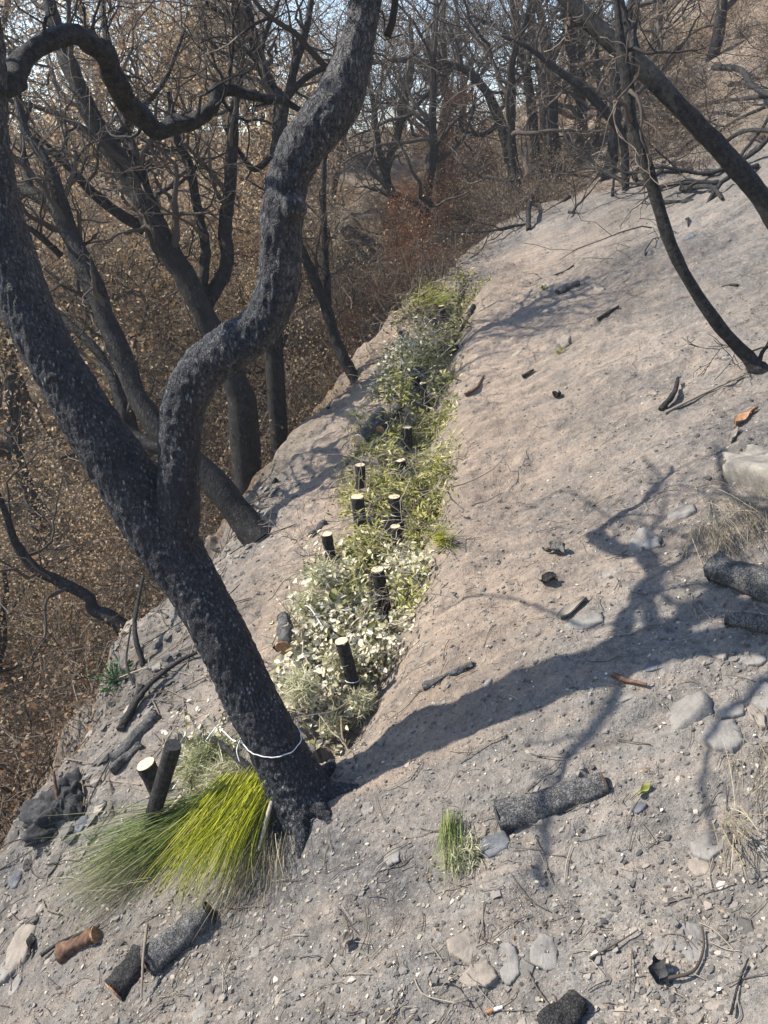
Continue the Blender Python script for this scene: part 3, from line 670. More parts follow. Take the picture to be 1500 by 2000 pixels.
bushes('rust', 2, [(P(*p)[0], P(*p)[1], s_) for p, s_ in (((60, 1250), .5), ((140, 1180), .45), ((100, 1330), .4), ((30, 1150), .5), ((290, 850), .5), ((410, 900), .45), ((480, 870), .35), ((720, 575), .5), ((650, 560), .4), ((800, 460), .6), ((830, 350), .6), ((560, 600), .4), ((770, 420), .7))], 380, 'rust red scorched bush along the ravine edge', 'rust red bushes')
bushes('twiggy', 2, spread(80, lambda x, y, d: d > -.15 and x > .04 * y and x < .6 * y and r2.random() < 1.3 - .06 * y, 5, (.3, 6.2), (6, 14), .4, 1.0), 400, 'leafless charred bush at the rim of the slope', 'charred bushes at the slope rim')

# ------------------------------------------------------------------ brush barrier: stakes, cut branches
CLEAR = []
def stake(label, top, bot, wpx, cut='cut', wire=False, lean=0):
    bot = (bot[0] + 2, bot[1] + (wpx * (.5 if wpx >= 24 else .9) if lean == 0 else 0)); b = P(*bot); t_y = b[1]
    # top of the stake: on the ray of its cut end, at about the depth of the foot
    t = Q(top[0], top[1], t_y)
    if t[2] < b[2] + .05: t[2] = b[2] + .06
    ax = (t - b) / np.linalg.norm(t - b); r = pxm(wpx, t) / 2
    pts = np.array([b - ax * .12, b, b + (t - b) * .5, t]); pts = catmull(pts, 14)
    for f_ in np.linspace(.15, 1, 8):
        for g_c in (0, .04, .08, .12, .16, .2): c_ = b + (t - b) * f_; to = CPOS - c_; CLEAR.append((c_ + to / np.linalg.norm(to) * g_c, r * 1.25 + .003))
    root = empty('stake', b, label, 'stake', 'sawn stakes holding the brush')
    mb = MB(); mb.tube(pts, np.linspace(r * .92, r, 14) * np.where(np.arange(14) > 12, .97, 1), 16, rough=.07, seed=int(top[0]), cap=False)
    mb.build('bark', M['char'], root, b)
    c = MB(); th = np.arange(20) * 2 * np.pi / 20; u = np.cross(ax, [0, 1, 0]); u /= np.linalg.norm(u); v = np.cross(ax, u)
    slope = rng.normal() * .25
    ring = t + ax * .001 + r * .95 * (np.cos(th)[:, None] * u + np.sin(th)[:, None] * v) + ax * (np.cos(th) * r * slope * .3)[:, None]
    ring2 = ring - ax * .006
    c.add(np.vstack([ring, ring2, ring.mean(0) + ax * .0006]), tris=[(k, (k + 1) % 20, 40) for k in range(20)], quads=[(20 + k, 20 + (k + 1) % 20, (k + 1) % 20, k) for k in range(20)])
    c.build('cut_top', M[cut], root, b, smooth=False)
    if wire:
        m = MB(); q = b + (t - b) * .45; rr = r * 1.06
        ringp = [q + rr * (math.cos(a) * u + math.sin(a) * v) + ax * .006 * math.sin(a + 1) for a in np.linspace(0, 2 * np.pi, 25)]
        m.tube(ringp, .0013, 5, cap=False); tag(m.build('tie_wire', M['wire'], root, b))
    return root
ST = [('tall leaning stake nearest the forked oak in the pale brush', (667, 1252), (703, 1372), 27, True),
      ('stout stake with round pale top at the uphill side of the pale leafy brush', (737, 1112), (752, 1182), 26, True),
      ('short stake with whitish sawn top at the left rim of the pale leafy brush', (605, 1094), (602, 1122), 24, False),
      ('slanted stake standing in bare tan soil left of the brush line', (638, 1043), (645, 1076), 22, True),
      ('broad dark stake with wire at its foot in the green brush', (698, 970), (701, 1008), 26, True),
      ('dark stake right of the broad dark stake, among green twigs', (770, 970), (778, 1012), 23, True),
      ('half buried stake in green brush above the lime tuft', (772, 1028), (777, 1050), 20, True),
      ('thin topped stake on the left rim of the green brush', (703, 908), (703, 934), 20, False),
      ('stake with bright white sawn top in the green brush', (783, 899), (785, 922), 19, False),
      ('stake with oval pale top just below the twin logs', (795, 834), (795, 856), 19, False),
      ('tall narrow stake in shade among the twiggy brush', (826, 748), (831, 792), 13, False),
      ('small stake beside the tall narrow one, in twiggy brush', (813, 731), (816, 750), 12, False),
      ('small dark stake left of the upper pale brush', (785, 644), (785, 660), 14, False),
      ('grey topped stake in the farthest green brush', (862, 597), (864, 612), 13, False),
      ('tiny far stake just below the farthest green brush', (848, 622), (849, 632), 9, False)]
for lb, t, b, wd, wi in ST: stake(lb, t, b, wd, wire=wi)

def log(label, a, b, wpx, mat='char', cut='cutorange', name='log', lift=.5, group=None, taper=.9, bend=.006, which=(1, 1), la=None, lb=None, rough=.30):
    """log lying on the ground between two ground pixels"""
    p, q = P(*a), P(*b); r = pxm(wpx, (p + q) / 2) / 2
    p = p + np.array([0, 0, r * lift + (la or 0)]); q = q + np.array([0, 0, r * lift + (lb or 0)])
    mid = (p + q) / 2 + np.array([bend, 0, abs(bend) * .3]); pts = catmull([p, mid, q], 24)
    root = empty(name, (p + q) / 2, label, 'log', group)
    mb = MB(); mb.tube(pts, np.linspace(r, r * taper, 24), 20, rough=rough, seed=int(a[0] + a[1]), cap=False)
    mb.build('bark', M[mat], root, (p + q) / 2)
    for e, (c_, ax, on) in enumerate(((pts[0], pts[0] - pts[1], which[0]), (pts[-1], pts[-1] - pts[-2], which[1]))):
        c = MB(); ax = ax / np.linalg.norm(ax); rr = (r if e == 0 else r * taper) * 1.0
        u = np.cross(ax, [0, 0, 1.]); u /= np.linalg.norm(u); v = np.cross(ax, u); th = np.arange(20) * 2 * np.pi / 20
        rad_ = rr * (1 + .05 * np.sin(th * 3 + a[0]))
        ring = c_ - ax * .002 + rad_[:, None] * (np.cos(th)[:, None] * u + np.sin(th)[:, None] * v); top = c_ + ax * .003 + .93 * rad_[:, None] * (np.cos(th)[:, None] * u + np.sin(th)[:, None] * v)
        c.add(np.vstack([ring, top, c_ + ax * .003]), quads=[(k, (k + 1) % 20, 20 + (k + 1) % 20, 20 + k) for k in range(20)], tris=[(20 + k, 20 + (k + 1) % 20, 40) for k in range(20)])
        c.build('cut_end', M[cut if on else 'charcoal'], root, (p + q) / 2, smooth=False)
    return root
log('big charred log lying alone on the ash in front right of the oak', (975, 1608), (1180, 1538), 62, 'chargrey', 'redwood', which=(0, 1), lift=.35, taper=.72)
log('charred log sticking out below the lime green broom', (292, 1886), (412, 1792), 54, 'chargrey', 'redwood', which=(1, 0))
log('charred log at the bottom, end to end below the one under the broom', (225, 1945), (284, 1868), 50, 'char', which=(1, 0))
log('short log with peeled red side at lower left', (122, 1868), (188, 1832), 36, 'redwood', 'cutorange', which=(1, 1))
log('longer of two charred logs side by side on the left bank', (225, 1492), (305, 1404), 30, 'chargrey', which=(0, 0))
log('shorter of two charred logs side by side on the left bank', (218, 1508), (276, 1460), 22, 'chargrey', which=(0, 0))
log('thin charred pole above the two logs on the left bank', (236, 1428), (278, 1345), 17, 'char', which=(0, 0))
log('log with tan sawn face, left one of the twin logs on the brush', (703, 870), (745, 815), 27, 'chargrey', 'cut', lift=.8)
log('log with orange sawn end, right one of the twin logs on the brush', (743, 848), (785, 800), 19, 'char', 'cutorange', lift=.8)
log('log with round tan face jutting from the green brush', (789, 945), (845, 985), 22, 'char', 'cut', la=.05)
log('red brown log half under the green brush', (803, 1047), (848, 1015), 20, 'redwood', 'charcoal', la=.02, lb=.03)
log('short dark billet on bare tan soil left of the brush', (608, 1050), (634, 1024), 15, 'chargrey', which=(0, 0))
log('bluish burnt log with orange face beside the oak trunk in the brush', (556, 1318), (557, 1258), 30, 'chargrey', 'cutorange', la=.10, lb=.10)
log('curved grey log lying across the upper end of the brush', (836, 696), (890, 690), 14, 'chargrey', which=(0, 0), la=.04, lb=.02)
log('thick blue grey burnt log entering from the right edge', (1392, 1128), (1560, 1190), 62, 'chargrey', which=(0, 0), lift=.7, rough=.25)
log('thinner burnt log below the thick one at the right edge', (1418, 1220), (1560, 1250), 36, 'chargrey', which=(0, 0), lift=.8, rough=.25)
log('small burnt log lying on the upper slope', (1088, 575), (1128, 556), 13, 'chargrey', which=(0, 0))
log('charred branch end poking in at the bottom edge', (1065, 2020), (1130, 1962), 50, 'char', which=(0, 0), lift=.5)
log('crumbling ashy wood piece beside the brush, lying across the slope', (828, 1345), (922, 1300), 15, 'chargrey', which=(0, 0), rough=.35)
stake('thick stake with bright tilted sawn face at left of the broom', (284, 1492), (303, 1535), 38, lean=1)
stake('tall burnt post with a split pale tip left of the broom', (338, 1455), (280, 1650), 34, cut='charcoal', lean=1)
log('short sawn billet with white face on the moss by the oak foot', (350, 1534), (372, 1510), 32, 'chargrey', 'cut', la=.05, lb=.05)

def stick(label, pxs, wpx, mat='char', lift=None, name='stick', group=None, cat='stick'):
    pts = []
    for k, p in enumerate(pxs):
        l = (lift[k] if lift else .012); pts.append(P(p[0], p[1]) + np.array([0, 0, l]))
    pts = np.array(pts); r = pxm(wpx, pts.mean(0)) / 2; c = catmull(pts, 8 * len(pts))
    mb = MB(); mb.tube(c, np.linspace(r, r * .55, len(c)), 8, rough=.2, seed=int(pxs[0][0]))
    o = pts.mean(0); return tag(mb.build(name, M[mat], origin=o), label, cat, group)
stick('curved burnt branch bridging from the post to the oak foot', [(352, 1462), (378, 1480), (416, 1482), (462, 1512), (525, 1552)], 17, 'char', [.05, .06, .08, .07, .02])
stick('pale lichen covered stick crossing the dark broom', [(362, 1600), (310, 1640), (264, 1674)], 10, 'paletwig', [.09, .06, .03])
stick('pale upright stick at the right side of the lime broom', [(546, 1580), (530, 1630), (508, 1688)], 12, 'paletwig', [.09, .09, .05])
stick('thin pale twig hanging across the charred log below the broom', [(294, 1842), (286, 1900), (278, 1960)], 7, 'paletwig', [.07, .06, .02])
stick('dark twig at far lower left beside the peeled log', [(82, 1872), (120, 1846), (178, 1820)], 8, 'char')
stick('forked burnt root on the left bank', [(242, 1418), (272, 1372), (302, 1342), (345, 1308), (386, 1282)], 13, 'char', [.01, .02, .03, .03, .02])
stick('thin burnt stem standing on the left bank', [(280, 1300), (270, 1270), (290, 1200)], 12, 'char', [0, .12, .20])
stick('wiry burnt stem looping beside the thin standing stem', [(262, 1340), (250, 1310), (262, 1260)], 6, 'char', [0, .05, .1])
stick('long pale stick on the slope by the sapling foot', [(1298, 812), (1370, 776), (1452, 738)], 7, 'paletwig')
stick('charred crooked stick by the long pale stick', [(1290, 805), (1315, 780), (1322, 752)], 13, 'char', [.01, .03, .03])
stick('orange tipped burnt stick at the edge of the trunk shadow', [(1195, 1325), (1222, 1336), (1262, 1345)], 12, 'redwood')
stick('dark stick on the rusty soil of the upper slope', [(908, 775), (930, 762), (945, 738)], 7, 'redwood')
stick('thin burnt stick high on the slope', [(1166, 628), (1208, 602)], 8, 'char')
stick('short black stick low on the upper slope', [(1020, 740), (1042, 726)], 8, 'char')
stick('arched dead branch at the slope rim', [(1032, 450), (1034, 418), (1060, 378), (1120, 352), (1180, 350), (1220, 372)], 9, 'char', [.0, .12, .16, .12, .1, .03])
stick('burnt root snaking down the brush edge', [(925, 600), (905, 640), (892, 665), (880, 700)], 9, 'char')
stick('long thin twig on the gravel at bottom right', [(1150, 1880), (1200, 1852), (1246, 1824)], 5, 'twig')
stick('curved grey root beside the big slate at bottom right', [(1300, 1920), (1352, 1905), (1372, 1860), (1370, 1818)], 7, 'twig')
stick('dark upright twig at bottom right corner', [(1425, 1990), (1440, 1930), (1460, 1880)], 6, 'char')
stick('fallen charred limb at the right rim of the upper slope', [(1385, 190), (1435, 205), (1462, 235), (1520, 250)], 14, 'char', [.3, .3, .25, .2], cat='branch')
stick('fallen charred limb lying nearly level under the slanting trunk', [(1290, 255), (1380, 245), (1520, 225)], 11, 'char', [.15, .2, .15], cat='branch')
stick('low charred limb at right below the level one', [(1400, 300), (1450, 285), (1530, 290)], 11, 'char', [.05, .1, .1], cat='branch')
stick('burnt bough with stub end on the upper slope', [(1330, 375), (1385, 380), (1410, 395)], 11, 'char', [.02, .05, .02], cat='branch')

# charred boughs dropped at the upper right
rng = np.random.default_rng(19)
def fallen(label, px, py, L, r0, ang, group):
    b = P(px, py); d = np.array([math.cos(ang), math.sin(ang), .5 * math.cos(ang) + .1 * math.sin(ang) + rng.uniform(.0, .18)])
    mb = MB(); grow(mb, b + np.array([0, 0, r0]), d, L, r0, 2, None, wig=.22, up=-.02, kids=(3, 3), minr=.002, a=rng.uniform(.05, .6)); tag(mb.build('fallen_branch', M['char'], origin=b), label, 'branch', group)
for k in range(34):
    x_ = rng.uniform(1080, 1500); y_ = 420 - (x_ - 1080) * .28 - rng.uniform(-40, 110)
    fallen('burnt bough fallen among the trees at the top of the slope', x_, y_, rng.uniform(.5, 1.5), rng.uniform(.008, .022), rng.uniform(0, 6.28), 'fallen burnt boughs at the slope top')
for k, (x_, y_) in enumerate([(1260, 500), (1440, 560), (1120, 520), (960, 470), (1010, 440), (900, 520), (1340, 430)]):
    fallen('small burnt branch lying on the ashy upper slope', x_, y_, rng.uniform(.25, .5), rng.uniform(.005, .009), rng.uniform(0, 6.28), 'small burnt branches on the upper slope')
for k, (x_, y_) in enumerate([(560, 800), (500, 850), (470, 900), (600, 760), (540, 940), (430, 1080), (410, 1120), (120, 1000), (60, 900), (180, 1080), (90, 1250), (150, 1330), (60, 1380), (30, 1180), (640, 800), (200, 960), (560, 700), (610, 660)]):
    fallen('dead branch caught in the scrub below the left bank', x_, y_, rng.uniform(.4, 1.0), rng.uniform(.006, .014), rng.uniform(0, 6.28), 'dead branches below the left bank')
# ---- leafy branches making the barrier
def cut_branch(label, px, py, mat, L, nl, lsz, wid, shape, lift, ang, group, spread_=.035, stem='paletwig', nm='cut_branch'):
    b = P(px, py) + np.array([0, 0, lift]); d0 = np.array([math.cos(ang), math.sin(ang), .5 * math.cos(ang) + rng.uniform(-.05, .22)])
    st = MB(); tips = []
    b = b - d0 * L * .5
    grow(st, b, d0, L, .0032, 2, tips, wig=.25, up=-.05, kids=(4, 5), minr=.0009)
    T = np.array([t[0] for t in tips]); D = np.array([t[1] for t in tips]); k = rng.integers(0, len(T), nl)
    pos = T[k] + rng.normal(size=(nl, 3)) * spread_; gz = height(pos[:, 0], pos[:, 1]); pos[:, 2] = np.maximum(pos[:, 2], gz + .006); gd = pdist(pos[:, 0], pos[:, 1], GULLY); tol = rng.normal(size=nl) * .03; kp_ = (gd > -.16 - .012 * b[1] + tol) & (gd < .23 + .02 * b[1] + tol * 1.5)
    if group is None or 'sprig' in group: kp_[:] = True
    pos[:, 2] = np.minimum(pos[:, 2], gz + .03 + (.21 if b[1] < 2.9 else .17) * rng.random(nl))
    for c_, cr in CLEAR: kp_ &= np.linalg.norm(pos - c_, axis=1) > cr + lsz * .35
    pos = pos[kp_]; k = k[kp_]; nl = len(pos)
    if nl < 5: return None
    lf = MB(); lf.leaves(pos, D[k] * .5 + rng.normal(size=(nl, 3)) * .7 * np.array([1, 1, .6]), rng.normal(size=(nl, 3)) * .55 + np.array([-.6, -.25, .8]), lsz * rng.uniform(.6, 1.25, nl), shape, wid=wid)
    root = empty(nm, b, label, 'branch', group)
    st.build('twigs', M[stem], root, b); lf.build('leaves', M[mat], root, b)
    return root
rng = np.random.default_rng(5)
gl = 'pale leaved cut branches in the barrier'
for k, (x, y) in enumerate([(590, 1130), (650, 1130), (715, 1140), (770, 1120), (575, 1190), (640, 1195), (710, 1210), (765, 1190), (560, 1250), (620, 1260), (735, 1265), (775, 1250), (600, 1320), (655, 1330), (545, 1300), (725, 1330), (585, 1400), (680, 1400), (640, 1440), (540, 1230), (690, 1270)]):
    cut_branch('pale felted leafy branch piled in the near part of the brush barrier', x, y, 'paleleaf', .26, 300 if y < 1310 else 190, .026, .62, 'ovate', rng.uniform(.03, .17), rng.uniform(0, 6.28), gl)
for x, y in ((400, 1420), (420, 1455), (392, 1480)):
    cut_branch('pale leafy sprig left of the oak foot above the broom', x, y, 'paleleaf', .2, 38, .024, .6, 'ovate', .06, rng.uniform(0, 6), 'pale sprigs left of the oak')
cut_branch('sprig with three long white leaves beside the sawn billet', 415, 1560, 'paleleaf', .12, 7, .036, .5, 'ovate', .10, 0, None, .02)
gg = 'narrow leaved green cut branches in the barrier'
for k, (x, y) in enumerate([(700, 880), (750, 870), (810, 860), (850, 850), (690, 930), (740, 930), (800, 930), (850, 920), (680, 985), (735, 990), (800, 985), (850, 990), (700, 1045), (760, 1050), (820, 1060), (850, 1110), (800, 1110), (620, 985), (650, 960), (830, 1030), (815, 1160), (690, 1075), (740, 1080)]):
    cut_branch('narrow leaved green branch in the middle of the brush barrier', x, y, 'greenleaf', .36, 680, .040, .20, 'rhomb', rng.uniform(.01, .09), rng.uniform(0, 6.28), gg, .03)
gt = 'dry leaved cut branches in the far barrier'
for k, (x, y) in enumerate([(780, 690), (805, 700), (770, 720), (810, 670), (790, 740), (830, 720), (750, 770), (800, 780), (850, 780), (840, 740), (860, 820), (800, 820), (770, 690), (760, 740)]):
    far_pale = y < 745 and x < 820
    cut_branch('whitish dry leaved branch high in the brush barrier' if far_pale else 'twiggy olive branch between the tall narrow stake and twin logs', x, y, 'paleleaf' if far_pale else 'greenleaf', .42, 420 if far_pale else 380, .038, .35, 'rhomb', rng.uniform(.02, .11), rng.uniform(0, 6.28), gt + (' top' if far_pale else ' middle'), .04)
for k, (x, y) in enumerate([(800, 600), (850, 590), (890, 580), (830, 560), (870, 560), (910, 570), (820, 640), (860, 640), (890, 620), (840, 610), (780, 610), (800, 570), (850, 670), (760, 640)]):
    cut_branch('dull green leafy branch at the far end of the brush barrier', x, y, 'greenleaf' if k % 3 else 'olive', .55, 420, .045, .25, 'rhomb', rng.uniform(.02, .14), rng.uniform(0, 6.28), 'green branches at the far barrier end', .05)
# tangle of twigs under it
tg = MB()
for px_, py_ in [(rng.uniform(590, 800), rng.uniform(1090, 1460)) for _ in range(26)] + [(rng.uniform(660, 880), rng.uniform(780, 1100)) for _ in range(34)] + [(rng.uniform(750, 900), rng.uniform(560, 800)) for _ in range(34)]:
    b = P(px_, py_); g0 = abs(float(pdist(np.array([b[0]]), np.array([b[1]]), GULLY)[0]))
    if g0 > .26: continue
    a = rng.uniform(0, 6.28); grow(tg, b + np.array([0, 0, rng.uniform(.01, .14)]), (math.cos(a), math.sin(a), rng.uniform(-.1, .35)), rng.uniform(.12, .4), rng.uniform(.0018, .0045), 1, wig=.2, up=-.03, kids=(2,))
tag(tg.build('brush_twigs', M['paletwig']), 'tangle of bare twigs filling the brush barrier', 'twigs', kind='stuff')
stick('white peeled twig across the far barrier', [(785, 748), (805, 760), (828, 768)], 5, 'wire', [.12, .13, .1])
stick('whitish twig lying over the far green branches', [(820, 612), (845, 600), (866, 600)], 5, 'paletwig', [.12, .14, .12])
def cordline(label, pxs, lifts):
    pts = [P(*p) + np.array([0, 0, l]) for p, l in zip(pxs, lifts)]
    mb = MB(); mb.tube(catmull(pts, 20), .0022, 6); return tag(mb.build('cord', M['wire'], origin=pts[0]), label, 'cord')
cordline('white cord stretched over the pale brush left of the tall leaning stake', [(588, 1272), (606, 1268), (636, 1295)], (.17, .18, .14))
cordline('white cord trailing across the mossy heap left of the oak', [(340, 1560), (420, 1478), (440, 1462)], (.04, .1, .1))

# lichen tufts
def lichen(label, px, py, size, lift):
    c = P(px, py) + np.array([0, 0, lift]); N = int(900 * min(size / .05, 1.6))
    mb = MB(); d = rng.normal(size=(N, 3)); d[:, 2] = np.abs(d[:, 2]) * .7 - .2
    mb.strands(c + rng.normal(size=(N, 3)) * size * .28, d, size * rng.uniform(.4, .95, N), .2, .0030, 3, wig=.7)
    tag(mb.build('lichen', M['lichen'], origin=c), label, 'lichen', 'pale lichen tufts')
lichen('fluffy pale lichen tuft right beside the oak trunk in the brush', 590, 1385, .075, .08)
lichen('long grey green lichen clump in the middle of the pale leaves', 628, 1190, .07, .14)
lichen('lower hanging lichen strand below the long clump', 605, 1235, .06, .12)
lichen('lichen tuft at the foot of the tall leaning stake', 668, 1335, .07, .08)
lichen('spiky lichen tuft on a twig right of the tall stake', 705, 1405, .055, .07)
lichen('small lichen tuft at the lower end of the brush', 650, 1440, .05, .05)
lichen('mossy lichen heap between post and oak', 395, 1515, .10, .03)
lichen('mossy lichen patch above the broom', 440, 1540, .08, .03)
lichen('lichen tuft beside the small green tuft on the ash', 912, 1672, .055, .0)

# ---- broom and grass tufts
def tuft(label, root_px, aim_px, n, mat, L, spread_, fan, wd, droop=.35, lift=.05, name='broom_tuft', cat='grass tuft', rise=.25, wig=.14, root2=None):
    a = P(*root_px); b = P(*aim_px); d0 = b - a; d0 /= np.linalg.norm(d0)
    base = a + np.array([0, 0, lift]) + rng.normal(size=(n, 3)) * np.array([spread_, spread_, .02])
    if root2: base += (P(*root2) - a) * rng.random(n)[:, None]
    d = d0 + rng.normal(size=(n, 3)) * fan + np.array([0, 0, rise])
    mb = MB(); mb.strands(base, d, L * rng.uniform(.55, 1.1, n), droop, wd, 7, wig=wig)
    v = np.concatenate(mb.v); gz = height(v[:, 0], v[:, 1]); v[:, 2] = np.maximum(v[:, 2], gz + .002 + .01 * rng.random(len(v)) * 0)
    mb.v = [v]
    return tag(mb.build(name, M[mat], origin=a), label, cat)
tuft('lime green broom bundle hanging below the oak foot', (545, 1565), (470, 1720), 620, 'lime', .35, .018, .10, .0023, lift=.09, wig=.24, root2=(445, 1580), droop=.3)
tuft('dark green broom bundle left of the lime one', (455, 1575), (290, 1700), 520, 'deepgreen', .42, .022, .15, .0020, lift=.04, wig=.32, root2=(350, 1610), droop=.3)
tuft('olive broom tips trailing over the soil at lower left', (300, 1690), (130, 1810), 190, 'straw', .26, .045, .2, .0014, lift=.03, wig=.3)
tuft('thin green strands over the bank at lower left', (330, 1650), (160, 1780), 170, 'deepgreen', .30, .04, .14, .0013, lift=.03, wig=.25)
tuft('brown dry strands hanging under the lime broom', (490, 1680), (440, 1800), 90, 'straw', .20, .035, .16, .0014, lift=.02)
tuft('dead dry stems fringe right of the lime broom', (540, 1650), (535, 1760), 60, 'straw', .18, .02, .12, .0013, lift=.02)
tuft('yellow green grass beside the left of the oak above the moss', (430, 1480), (380, 1560), 220, 'deepgreen', .16, .03, .35, .0018)
tuft('small narrow green tuft growing alone on the ash', (880, 1610), (872, 1740), 130, 'deepgreen', .16, .012, .08, .0016, lift=.015)
tuft('bright lime tuft at the right rim of the green brush', (850, 1075), (895, 1088), 150, 'lime', .12, .015, .25, .0022, rise=.35)
tuft('bright green tuft in the farthest part of the brush', (830, 605), (860, 600), 200, 'lime', .22, .06, .5, .0035, rise=.6)
tuft('bleached dry grass above the thick burnt log at right', (1440, 1020), (1440, 1120), 150, 'straw', .2, .05, .3, .0016, rise=.4)
tuft('bleached dry grass clump in front of the thick burnt log', (1385, 1060), (1390, 1180), 90, 'straw', .22, .03, .2, .0016, rise=.3)
tuft('dry bent grass tuft at the right edge near the slate', (1415, 1640), (1425, 1700), 45, 'straw', .12, .012, .3, .0022, rise=.7)
tuft('sparse dry stems standing at the right edge', (1470, 1600), (1480, 1500), 30, 'straw', .16, .03, .3, .0016, rise=.7)
tuft('pale grass at the ravine edge left of the oak trunk', (280, 1130), (265, 1180), 200, 'straw', .2, .08, .4, .0025, rise=.7)
tuft('green grassy fringe on the bank behind the oak', (290, 1120), (270, 1150), 160, 'deepgreen', .16, .06, .4, .002, rise=.7)
def sprout_(label, px, py, L, n, mat):
    c = P(px, py); mb = MB(); d = rng.normal(size=(n, 3)); d[:, 2] = np.abs(d[:, 2])
    mb.leaves(np.repeat(c[None], n, 0) + rng.normal(size=(n, 3)) * L * (.4 if n < 50 else 1.1) + np.array([0, 0, L * .4]), d, rng.normal(size=(n, 3)) + [0, 0, 1], L * rng.uniform(.35, .8, n), 'ovate', wid=.5)
    for q_ in mb.v[0].reshape(n, -1, 3)[:, 0]: mb.tube([c - np.array([0, 0, .005]), q_], .0009, 4)
    tag(mb.build('sprout', M[mat], origin=c), label, 'plant')
sprout_('dark green leafy plant at the foot of the left bank', 228, 1330, .035, 110, 'fern')
sprout_('tiny green sprout on the upper slope', 1090, 690, .025, 16, 'lime')
sprout_('yellowish sprout by the little burnt stump on the upper slope', 1062, 566, .03, 14, 'greenleaf')

# ---- stones
def rock(label, px, py, wpx, hpx, mat='slate', flat=.3, rz=None, name='slate_stone', seed=None, sink=.5):
    c = P(px, py); r = np.random.default_rng(int(px * 7 + py)); a = pxm(wpx, c) / 2
    gx_, gy_ = G(c[0] + .03, c[1]) - G(c[0] - .03, c[1]), G(c[0], c[1] + .03) - G(c[0], c[1] - .03)
    nrm = np.array([-gx_ / .06, -gy_ / .06, 1]); nrm = nrm + r.normal(size=3) * .1; nrm /= np.linalg.norm(nrm)
    vdir = (c - CPOS); vdir /= np.linalg.norm(vdir); fs = max(.35, abs(vdir @ nrm)); b = pxm(hpx, c) / 2 / fs
    u = CR - nrm * (CR @ nrm); u /= np.linalg.norm(u); v = np.cross(nrm, u); h = min(a, b) * flat * .8
    k = r.integers(6, 9); th = np.sort((np.arange(k) + r.uniform(-.32, .32, k)) * 2 * np.pi / k)
    pol = np.stack([np.cos(th), np.sin(th)], -1) * r.uniform(.82, 1.12, k)[:, None]
    o = []; rr = np.linspace(0, k, 40, endpoint=False); i0 = rr.astype(int) % k; f = rr - rr.astype(int)
    f = f + .12 * np.sin(f * 2 * np.pi) * -1
    ring = pol[i0] * (1 - f)[:, None] + pol[(i0 + 1) % k] * f[:, None]
    ring = ring * (1 + .035 * r.normal(size=40))[:, None]
    tilt = r.normal(size=2) * .12
    rings = []
    for s_, z in ((1.02, -1.2), (1.04, -.2), (1.0, .55), (.93, .92), (.72, 1.0), (.38, 1.0)):
        q = ring * s_; zz = z * h + (q @ tilt) * h + .16 * h * fbm(q[:, 0] * 2.5 + px, q[:, 1] * 2.5, z, 3, 4) + (.0 if z < .3 else 1) * .09 * h * np.round(2.2 * vnoise(q[:, 0] * 1.6 + px, q[:, 1] * 1.6, 0, 13))
        rings.append(q[:, :1] * a * u + q[:, 1:] * b * v + zz[:, None] * nrm)
    V = np.vstack(rings + [h * nrm[None]]) + c - nrm * h * sink; qs = []
    for e in range(5):
        for j_ in range(40): qs.append((e * 40 + j_, e * 40 + (j_ + 1) % 40, (e + 1) * 40 + (j_ + 1) % 40, (e + 1) * 40 + j_))
    mb = MB(); mb.add(V, quads=qs, tris=[(200 + j_, 200 + (j_ + 1) % 40, 240) for j_ in range(40)])
    ob = mb.build(name, M[mat], origin=c)
    return tag(ob, label, 'stone', 'stones on the ashy slope')
